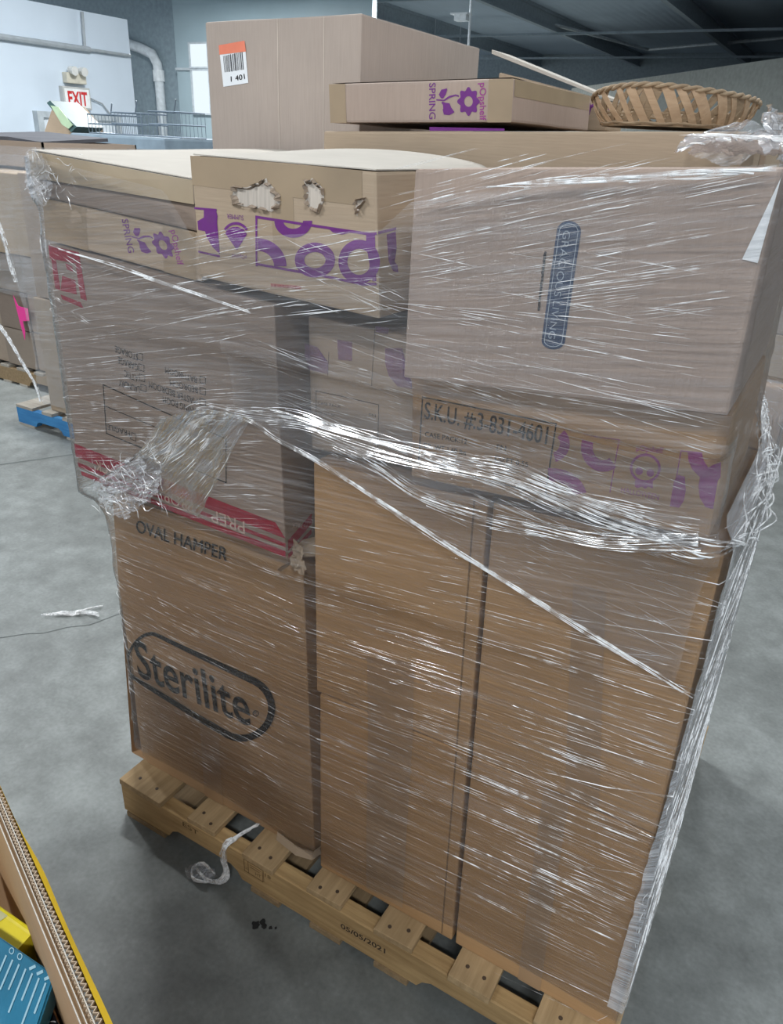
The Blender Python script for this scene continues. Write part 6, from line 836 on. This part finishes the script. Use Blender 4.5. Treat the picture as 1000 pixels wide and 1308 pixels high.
# scraps on the floor
b = bmesh.new(); bundle(b, smooth([Vector((-.905, .44, .006)), Vector((-.87, .475, .008)), Vector((-.83, .50, .010)), Vector((-.79, .535, .009)), Vector((-.74, .55, .007))], 30), 26, .012, .0010, .0024, .4)
bundle(b, smooth([Vector((-.83, .50, .008)), Vector((-.80, .56, .010)), Vector((-.78, .60, .006))], 20), 8, .004, .001, .002)
obj('film_scrap', b, M['strand'], label='thin twisted scrap of clear film on the concrete left of the stack', category='plastic scrap')
b = bmesh.new(); rg = random.Random(3)
for cx_, cy_, r in ((.474, -.062, .010), (.482, -.050, .008), (.492, -.056, .006), (.505, -.050, .004), (.515, -.045, .003)):
    vs = [b.verts.new((cx_+r*rg.uniform(.5, 1.2)*math.cos(2*math.pi*i/11), cy_+r*rg.uniform(.5, 1.2)*math.sin(2*math.pi*i/11), .002)) for i in range(11)]; f = b.faces.new(vs); r_ = bmesh.ops.extrude_face_region(b, geom=[f]); bmesh.ops.translate(b, verts=[v for v in r_['geom'] if isinstance(v, bmesh.types.BMVert)], vec=(0, 0, -.0019))
obj('dirt_speck', b, plain('black_dirt', (.02, .02, .02), .8), label='black smear of dirt on the concrete in front of the pallet', category='dirt')

# ================================================================ other loads behind
def simple_box(name, label, lo, hi, mat, group=None, rz=0, c=None, cat='cardboard box', tape=None):
    rt = empty(name, ((lo[0]+hi[0])/2, (lo[1]+hi[1])/2, lo[2]), label, cat, group)
    b = bmesh.new(); bx(b, lo, hi, rz, c, .006); obj('carton_body', b, mat, rt)
    if tape: b = bmesh.new(); xm = (lo[0]+hi[0])/2; bx(b, (xm-.035, lo[1]-.002, lo[2]), (xm+.035, hi[1]+.002, hi[2]+.002), rz, c); obj('packing_tape', b, tape, rt)
    return rt
def load_film(name, label, lo, hi, mat, parent_wr=True, amp=.012, top=True, taper=0):
    bm = bmesh.new(); n = 120; mz = 30; G = []; cx_, cy_ = (lo[0]+hi[0])/2, (lo[1]+hi[1])/2; hx, hy = (hi[0]-lo[0])/2, (hi[1]-lo[1])/2
    for i in range(n):
        t = 2*math.pi*i/n; cs, sn = math.cos(t), math.sin(t); k_ = 1/max(abs(cs)/hx, abs(sn)/hy); cl = []
        for j in range(mz+1):
            z = lerp(lo[2], hi[2], j/mz); q = Vector((cs*3, sn*3, z*14)); r = k_+.012+amp*(noise.noise(q)+.5*noise.noise(q*3))+taper*(1-j/mz)
            cl.append(bm.verts.new((cx_+r*cs, cy_+r*sn, z)))
        G.append(cl)
    for i in range(n):
        for j in range(mz): bm.faces.new((G[i][j], G[(i+1) % n][j], G[(i+1) % n][j+1], G[i][j+1]))
    return obj(name, bm, mat, smooth=True, label=label, category='stretch film')
gwood = M['grey_wood']
pallet('grey_pallet', -4.03, 2.08, 'weathered grey pallet under the mixed load at the far left', M['pine_dark'], gwood, detail=False)
rows = [(.13, .37, 4, 'lowest row', 'kraft_far'), (.375, .615, 4, 'second row', 'kraft_dull')]
ordn = ['left end', 'left of the middle', 'right of the middle', 'right end']
for z0, z1, n, rn_, mt in rows:
    w_ = 1.16/n
    for i in range(n): simple_box('cardboard_box', 'small brown carton, %s of the %s, far left load' % (ordn[i], rn_), (-3.98+i*w_+.003, 2.10+.012*(i % 2), z0), (-3.98+(i+1)*w_-.003, 2.9, z1), M[mt if (i+int(z0*10)) % 2 else 'kraft_grey'], 'small cartons on the weathered pallet')
for i, (x0, x1, mt, lb_) in enumerate([(-3.98, -3.34, 'kraft_dull', 'grey brown carton with a white label, third row of the far left load'), (-3.335, -2.83, 'kraft_grey', 'grey brown carton at the right end of the third row, far left load')]):
    rt = simple_box('cardboard_box', lb_, (x0, 2.09, .62), (x1, 2.9, .84), M[mt])
    if i == 0:
        b = bmesh.new(); bx(b, (-3.39, 2.078, .67), (-3.345, 2.081, .80)); bx(b, (-3.33, 2.078, .70), (-3.325, 2.081, .78)); obj('shipping_label', b, M['paper'], rt)
simple_box('cardboard_box', 'big pale brown carton on top of the far left load', (-3.9, 2.06, .85), (-2.82, 2.9, 1.30), M['kraft_pale'], tape=M['tape_pale'])
ob = empty('open_carton', (-3.5, 2.7, 1.31), 'open carton with dark flaps at the top of the far left load', 'cardboard box')
b = bmesh.new()
for l, h in (((-3.9, 2.3, 1.31), (-3.0, 2.31, 1.46)), ((-3.9, 3.0, 1.31), (-3.0, 3.01, 1.46)), ((-3.9, 2.3, 1.31), (-3.89, 3.01, 1.46)), ((-3.01, 2.3, 1.31), (-3.0, 3.01, 1.46)), ((-3.9, 2.3, 1.31), (-3, 3.01, 1.32))): bx(b, l, h)
obj('carton_body', b, M['kraft_far'], ob)
b = bmesh.new(); dk = plain('dark_flap', (.07, .07, .08), .7)
for P in ([(-3.95, 2.3, 1.455), (-3.3, 2.3, 1.46), (-3.15, 2.4, 1.44), (-3.25, 3.0, 1.47), (-3.9, 3.0, 1.49)],):
    f = b.faces.new([b.verts.new(p) for p in P]); r_ = bmesh.ops.extrude_face_region(b, geom=[f]); bmesh.ops.translate(b, verts=[v for v in r_['geom'] if isinstance(v, bmesh.types.BMVert)], vec=(0, 0, .02))
obj('dark_flap', b, dk, ob)
b = bmesh.new()
P = [(-3.17, .60), (-3.14, .54), (-3.05, .535), (-3.055, .46), (-3.12, .45), (-3.115, .38), (-3.13, .33), (-3.15, .44)]
f = b.faces.new([b.verts.new((x, 2.062, z)) for x, z in P]); r_ = bmesh.ops.extrude_face_region(b, geom=[f]); bmesh.ops.translate(b, verts=[v for v in r_['geom'] if isinstance(v, bmesh.types.BMVert)], vec=(0, .003, 0))
pk_ = plain('neon_pink', (.90, .05, .32), .5, var=0); obj('pink_sticker', b, pk_, label='bright pink torn sticker on the far left load', category='sticker')
load_film('stretch_film', 'hazy stretch film around the far left load', (-3.99, 2.08, .60), (-2.82, 2.92, 1.44), M['film_far'], amp=.02)
# blue pallet load
pallet('blue_pallet', -2.66, 1.62, 'blue painted pallet just left of the main stack', M['blue_wood'], gwood, detail=False)
simple_box('cardboard_box', 'tall brown carton on the blue pallet, upper of two', (-2.40, 1.68, .745), (-1.75, 2.5, 1.34), M['kraft_grey'], tape=M['tape_pale'])
simple_box('cardboard_box', 'tall brown carton on the blue pallet, standing on the boards', (-2.42, 1.67, .122), (-1.75, 2.5, .74), M['kraft_pale'], tape=M['tape_pale'])
bm = bmesh.new(); G = []
for i in range(41):
    cl = []
    for j in range(41):
        a, d_ = i/40, j/40; z = lerp(.17, 1.42, d_); xl = lerp(-2.44, -2.60, sstep(d_*1.3-.3)); x = lerp(xl, -1.72, a)
        q = Vector((a*9, d_*5, 3)); cl.append(bm.verts.new((x, 1.655-.015-.03*abs(noise.noise(q))-.012*abs(noise.noise(q*3)), z)))
    G.append(cl)
for i in range(40):
    for j in range(40): bm.faces.new((G[i][j], G[i+1][j], G[i+1][j+1], G[i][j+1]))
fo = obj('stretch_film', bm, M['film_far'], smooth=True, label='loose clear film hanging down the front of the blue pallet load', category='stretch film')
b = bmesh.new(); bundle(b, smooth([Vector((-2.86, 1.62, .80)), Vector((-2.72, 1.62, .62)), Vector((-2.56, 1.62, .42)), Vector((-2.46, 1.62, .28)), Vector((-2.43, 1.62, .18))], 40), 26, .016, .001, .0028, .5, .1)
bundle(b, smooth([Vector((-2.62, 1.61, 1.42)), Vector((-2.55, 1.61, 1.2)), Vector((-2.48, 1.61, 1.0)), Vector((-2.45, 1.61, .82))], 30), 14, .018, .001, .0024, .5, .1)
obj('film_rope', b, M['strand'], fo)
# bin of wire baskets near the exit
bn = empty('bulk_bin', (-4.6, 4.4, 0), 'grey blue wrapped bin of baskets standing before the exit door', 'bin')
bl_ = plain('bin_grey_blue', (.20, .26, .31), .6)
b = bmesh.new(); bx(b, (-5.0, 4.1, 0), (-3.85, 5.1, 1.50), bev=.02); obj('bin_wall', b, bl_, bn)
wr = plain('dark_wire', (.16, .20, .24), .4, .4)
for k, (x, y, z, lab) in enumerate([(-4.98, 4.3, 1.505, 'left'), (-4.62, 4.25, 1.505, 'middle'), (-4.22, 4.3, 1.505, 'right')]):
    b = bmesh.new(); h = .15+.02*k
    for zz in (0, h*.5, h): tube(b, [(x, y, z+zz), (x+.36, y, z+zz), (x+.36, y+.3, z+zz), (x, y+.3, z+zz), (x, y, z+zz)], .006, 5)
    for i in range(9):
        for yy in (y, y+.3): tube(b, [(x+.045*i, yy, z), (x+.045*i, yy, z+h)], .003, 4)
    tube(b, [(x+.3, y, z+h), (x+.33, y, z+h+.09)], .006, 5)
    obj('wire_basket', b, wr, label='dark wire basket on the grey blue bin, %s of three' % lab, category='basket', group='wire baskets on the bin')
tb = empty('tan_carton', (-5.35, 4.25, 1.3), 'tan carton with leaning green box lids beside the wire baskets', 'cardboard box')
b = bmesh.new(); vs = [b.verts.new(p) for p in ((-5.75, 4.3, 1.3), (-5.2, 4.3, 1.3), (-5.2, 4.3, 1.55), (-5.42, 4.3, 1.72))]; f = b.faces.new(vs); r_ = bmesh.ops.extrude_face_region(b, geom=[f]); bmesh.ops.translate(b, verts=[v for v in r_['geom'] if isinstance(v, bmesh.types.BMVert)], vec=(0, .35, 0)); bmesh.ops.recalc_face_normals(b, faces=b.faces)
bx(b, (-5.74, 4.31, 0), (-5.21, 4.64, 1.3)); obj('carton_body', b, M['kraft_pale'], tb)
b = bmesh.new(); vs = [b.verts.new(p) for p in ((-5.38, 4.2, 1.73), (-5.33, 4.2, 1.75), (-5.02, 4.2, 1.55), (-5.10, 4.2, 1.50))]; f = b.faces.new(vs); r_ = bmesh.ops.extrude_face_region(b, geom=[f]); bmesh.ops.translate(b, verts=[v for v in r_['geom'] if isinstance(v, bmesh.types.BMVert)], vec=(0, .3, 0)); bmesh.ops.recalc_face_normals(b, faces=b.faces)
obj('dark_lid', b, plain('dark_green', (.05, .10, .10), .5), tb)
b = bmesh.new(); vs = [b.verts.new(p) for p in ((-5.32, 4.19, 1.71), (-5.22, 4.19, 1.70), (-5.06, 4.19, 1.56), (-5.12, 4.19, 1.53), (-5.2, 4.19, 1.56))]; f = b.faces.new(vs); r_ = bmesh.ops.extrude_face_region(b, geom=[f]); bmesh.ops.translate(b, verts=[v for v in r_['geom'] if isinstance(v, bmesh.types.BMVert)], vec=(0, .008, 0))
obj('green_card', b, plain('lime_green', (.42, .55, .36), .5), tb)
# load at the far right
pallet('right_pallet', .72, 4.0, 'pallet under the big cartons in the background at the right', M['pine_dark'], gwood, detail=False)
simple_box('cardboard_box', 'large dark brown carton topmost of the background load at the right', (.66, 4.02, 1.20), (1.95, 4.95, 1.78), M['kraft_dull'])
simple_box('cardboard_box', 'brown carton in the middle of the background load at the right', (.70, 4.0, .66), (1.9, 4.95, 1.19), M['kraft_far'])
simple_box('cardboard_box', 'light brown carton on the pallet boards of the background load at the right', (.74, 3.99, .122), (1.9, 4.95, .655), M['kraft_pale'])
load_film('stretch_film', 'hazy film around the background load at the right', (.68, 3.98, .2), (1.94, 4.97, 1.7), M['film_far'])

# ================================================================ bulk carton at the near left
gy = empty('bulk_carton', (.35, -1.0, 0), 'large open corrugated bulk carton with a yellow edge at the near left', 'bulk box')
A = Vector((-.15, -.295, 0)); B_ = Vector((.93, -.700, 0)); d = (B_-A).normalized(); nn = Vector((-d.y, d.x, 0)); GZ = .90; TK = .0098; A += nn*.008; B_ += nn*.001
def wall(bm, a, c, z0, z1, t, n_=nn):
    vs = [bm.verts.new(p) for p in (a, c, c-n_*t, a-n_*t)]
    for v in vs: v.co.z = z0
    f = bm.faces.new(vs); r_ = bmesh.ops.extrude_face_region(bm, geom=[f]); bmesh.ops.translate(bm, verts=[v for v in r_['geom'] if isinstance(v, bmesh.types.BMVert)], vec=(0, 0, z1-z0))
b = bmesh.new(); wall(b, A, B_, 0, GZ-.0025, TK); bmesh.ops.recalc_face_normals(b, faces=b.faces)
for v in b.verts: v.co += nn*max(0, GZ-.0025-v.co.z)*.0
obj('long_wall', b, M['kraft_mid'], gy)
for nm, P in (('left_wall', A), ('right_wall', B_-d*TK)):
    b = bmesh.new(); q = P-nn*TK; wall(b, q, q-nn*.75, 0, GZ-.004, TK, Vector((-d.x, -d.y, 0))); bmesh.ops.recalc_face_normals(b, faces=b.faces); obj(nm, b, M['kraft_mid'], gy)
b = bmesh.new(); q = A-nn*.77; wall(b, q, q+d*1.15, 0, GZ-.006, TK); bmesh.ops.recalc_face_normals(b, faces=b.faces); obj('near_wall', b, M['kraft_mid'], gy)
b = bmesh.new(); vs = [b.verts.new(p) for p in (A-nn*.02, B_-nn*.02, B_-nn*.75, A-nn*.75)]
for v in vs: v.co.z = .01
b.faces.new(vs); obj('carton_floor', b, M['kraft_mid'], gy)
# corrugated top edge: liners and zigzag flutes
L = (B_-A).length; b = bmesh.new()
lay = [(0.0, .0008), (.0050, .0007), (TK-.0008, .0008)]
for o_, t_ in lay: wall(b, A-nn*o_, B_-nn*o_, GZ-.0025, GZ+.002, t_)
obj('liner_edge', b, M['kraft_white'], gy)
b = bmesh.new()
for (o0, o1, pit) in ((.0008, .0050, .0060), (.0057, .0090, .0048)):
    n_ = int(L/pit*2); pp_ = [A+d*(i*pit/2)-nn*(o0 if i % 2 else o1) for i in range(n_)]
    for p, q in zip(pp_[:-1], pp_[1:]):
        e_ = (q-p).normalized(); s_n = Vector((-e_.y, e_.x, 0))*.0004; vs = [b.verts.new(Vector((x.x, x.y, GZ+.0012))) for x in (p-s_n, q-s_n, q+s_n, p+s_n)]; f = b.faces.new(vs)
        r_ = bmesh.ops.extrude_face_region(b, geom=[f]); bmesh.ops.translate(b, verts=[v for v in r_['geom'] if isinstance(v, bmesh.types.BMVert)], vec=(0, 0, -.0036))
fl = obj('flute', b, M['kraft_pale'], gy, kind='stuff')
b = bmesh.new()
for i in range(60):
    s0, s1 = i/60*L, (i+1)/60*L
    def off(s): return .0004+.0052*sstep(min(1, max(0, (s-.78)/.12)))+.0006*math.sin(s*31)
    for (za, zb_, k0, k1) in ((GZ+.001, GZ-.012, 0, 1.0), (GZ-.012, GZ-.09, 1.0, 1.2)):
        P = [A+d*s0+nn*off(s0)*k0, A+d*s1+nn*off(s1)*k0, A+d*s1+nn*off(s1)*k1, A+d*s0+nn*off(s0)*k1]
        vs = [b.verts.new((P[0].x, P[0].y, za)), b.verts.new((P[1].x, P[1].y, za)), b.verts.new((P[2].x, P[2].y, zb_)), b.verts.new((P[3].x, P[3].y, zb_))]; b.faces.new(vs)
bmesh.ops.remove_doubles(b, verts=b.verts, dist=.0001); obj('yellow_liner', b, plain('yellow_print', (.80, .52, .03), .5, var=.12), gy, label='yellow printed outer liner')
# things inside the bulk carton
def slab(bm, O, ux, uy, sx, sy, h, bev=.004):
    ux = Vector(ux).normalized(); uy = Vector(uy); uy = (uy-ux*uy.dot(ux)).normalized(); un = ux.cross(uy); O = Vector(O)
    r_ = bmesh.ops.create_cube(bm, size=1)['verts']
    for v in r_: c = v.co.copy(); v.co = O+ux*(c.x+.5)*sx+uy*(c.y+.5)*sy+un*(c.z-.5)*h
    if bev: bmesh.ops.bevel(bm, geom=list(bm.edges), offset=bev, segments=3, affect='EDGES', profile=.6)
    return lambda a, c, l=0: O+ux*a*sx+uy*c*sy+un*l
yb = empty('yellow_case', (.42, -.56, .5), 'yellow case lying inside the bulk carton at the near left', 'case')
f_ = slab(b := bmesh.new(), (.633, -.590, .752), (-1, -.03, 0), (.018, -.022, -.004), .25, .20, .05, .005)
obj('case_body', b, plain('yellow_plastic', (.62, .50, .02), .45, var=.08), yb)
b = bmesh.new(); P = [(.52, .0), (.60, .0), (.40, 1), (.32, 1)]; vs = [b.verts.new(Vector((.633, -.590, .7526))+Vector((-1, -.03, 0)).normalized()*.25*u+Vector((.018, -.022, -.004)).normalized()*.2*v_) for u, v_ in ((.18, .01), (.26, .01), (.60, .5), (.52, .5))]
b.faces.new(vs[::-1]); obj('grey_strap', b, plain('strap_grey', (.42, .40, .22), .5), yb)
blu = empty('blue_package', (.6, -.66, .74), 'blue printed package with pale instructions lying on the yellow case', 'package')
O = Vector((.705, -.6165, .775)); ux = Vector((-1, -.05, .0)).normalized(); uy = Vector((.036, -.040, .0)); uy = (uy-ux*uy.dot(ux)*.25).normalized()
bm = bmesh.new()
def bp(u, v, l=0): return O+ux*u+uy*v+Vector((0, 0, l))
vs = [bm.verts.new(bp(u, v, l)) for l in (0, -.03) for u, v in ((0, 0), (.2, 0), (.2, .2), (0, .2))]
for q in ((0, 1, 2, 3), (7, 6, 5, 4), (0, 4, 5, 1), (1, 5, 6, 2), (2, 6, 7, 3), (3, 7, 4, 0)): bm.faces.new([vs[i] for i in q])
bmesh.ops.recalc_face_normals(bm, faces=bm.faces); bmesh.ops.bevel(bm, geom=list(bm.edges), offset=.002, segments=2, affect='EDGES')
bb_ = obj('package_body', bm, plain('blue_card', (.02, .16, .27), .35, var=.1), blu)
pi_ = plain('pale_blue_ink', (.30, .50, .60), .5, var=.02)
lines = []; rg = random.Random(8)
for i in range(7):
    u = .008+i*.0098; lines.append(['line', [(u, .014), (u+.001, .014+rg.uniform(.022, .05))], .0022])
for i in range(3): u = .008+i*.011; lines.append(['line', [(u-.002, .006), (u+.002, .010)], .003])
for i in range(4):
    cc = (.050+i*.0125, .006) if i < 2 else (.083+.009*(i-2), .012)
    o_ = [(cc[0]+.0035*math.cos(2*math.pi*k/16), cc[1]+.0035*math.sin(2*math.pi*k/16)) for k in range(17)]; i_ = [(cc[0]+.0024*math.cos(2*math.pi*k/16), cc[1]+.0024*math.sin(2*math.pi*k/16)) for k in range(17)]; lines.append(['band', o_, i_])
bmx = prints_bm(lines, lambda a, c: bp(a, c, .0006)); bmesh.ops.recalc_face_normals(bmx, faces=bmx.faces)
obj('instruction_print', bmx, pi_, bb_, label='pale line drawings and text')
blk_ = empty('black_box', (.65, -.72, .64), 'black glossy box with a round pale emblem beside the blue package', 'box')
b = bmesh.new(); slab(b, (.83, -.674, .742), (-1, .36, 0), (-.36, -1, 0), .17, .10, .06, .003); kb = obj('box_body', b, plain('black_gloss', (.012, .012, .014), .3), blk_)
ec = Vector((.727, -.6475, .7422)); o_ = [(ec.x+.011*math.cos(2*math.pi*k/24), ec.y+.011*math.sin(2*math.pi*k/24)) for k in range(25)]; i_ = [(ec.x+.0098*math.cos(2*math.pi*k/24), ec.y+.0098*math.sin(2*math.pi*k/24)) for k in range(25)]
obj('round_emblem', prints_bm([['band', o_, i_], ['line', [(ec.x-.005, ec.y+.003), (ec.x+.005, ec.y+.004)], .0016], ['line', [(ec.x-.004, ec.y-.002), (ec.x+.005, ec.y-.001)], .0016]], lambda a, c: Vector((a, c, .7424))), plain('emblem_grey', (.5, .5, .5), .4), kb)
SC.cycles.transparent_max_bounces = 24
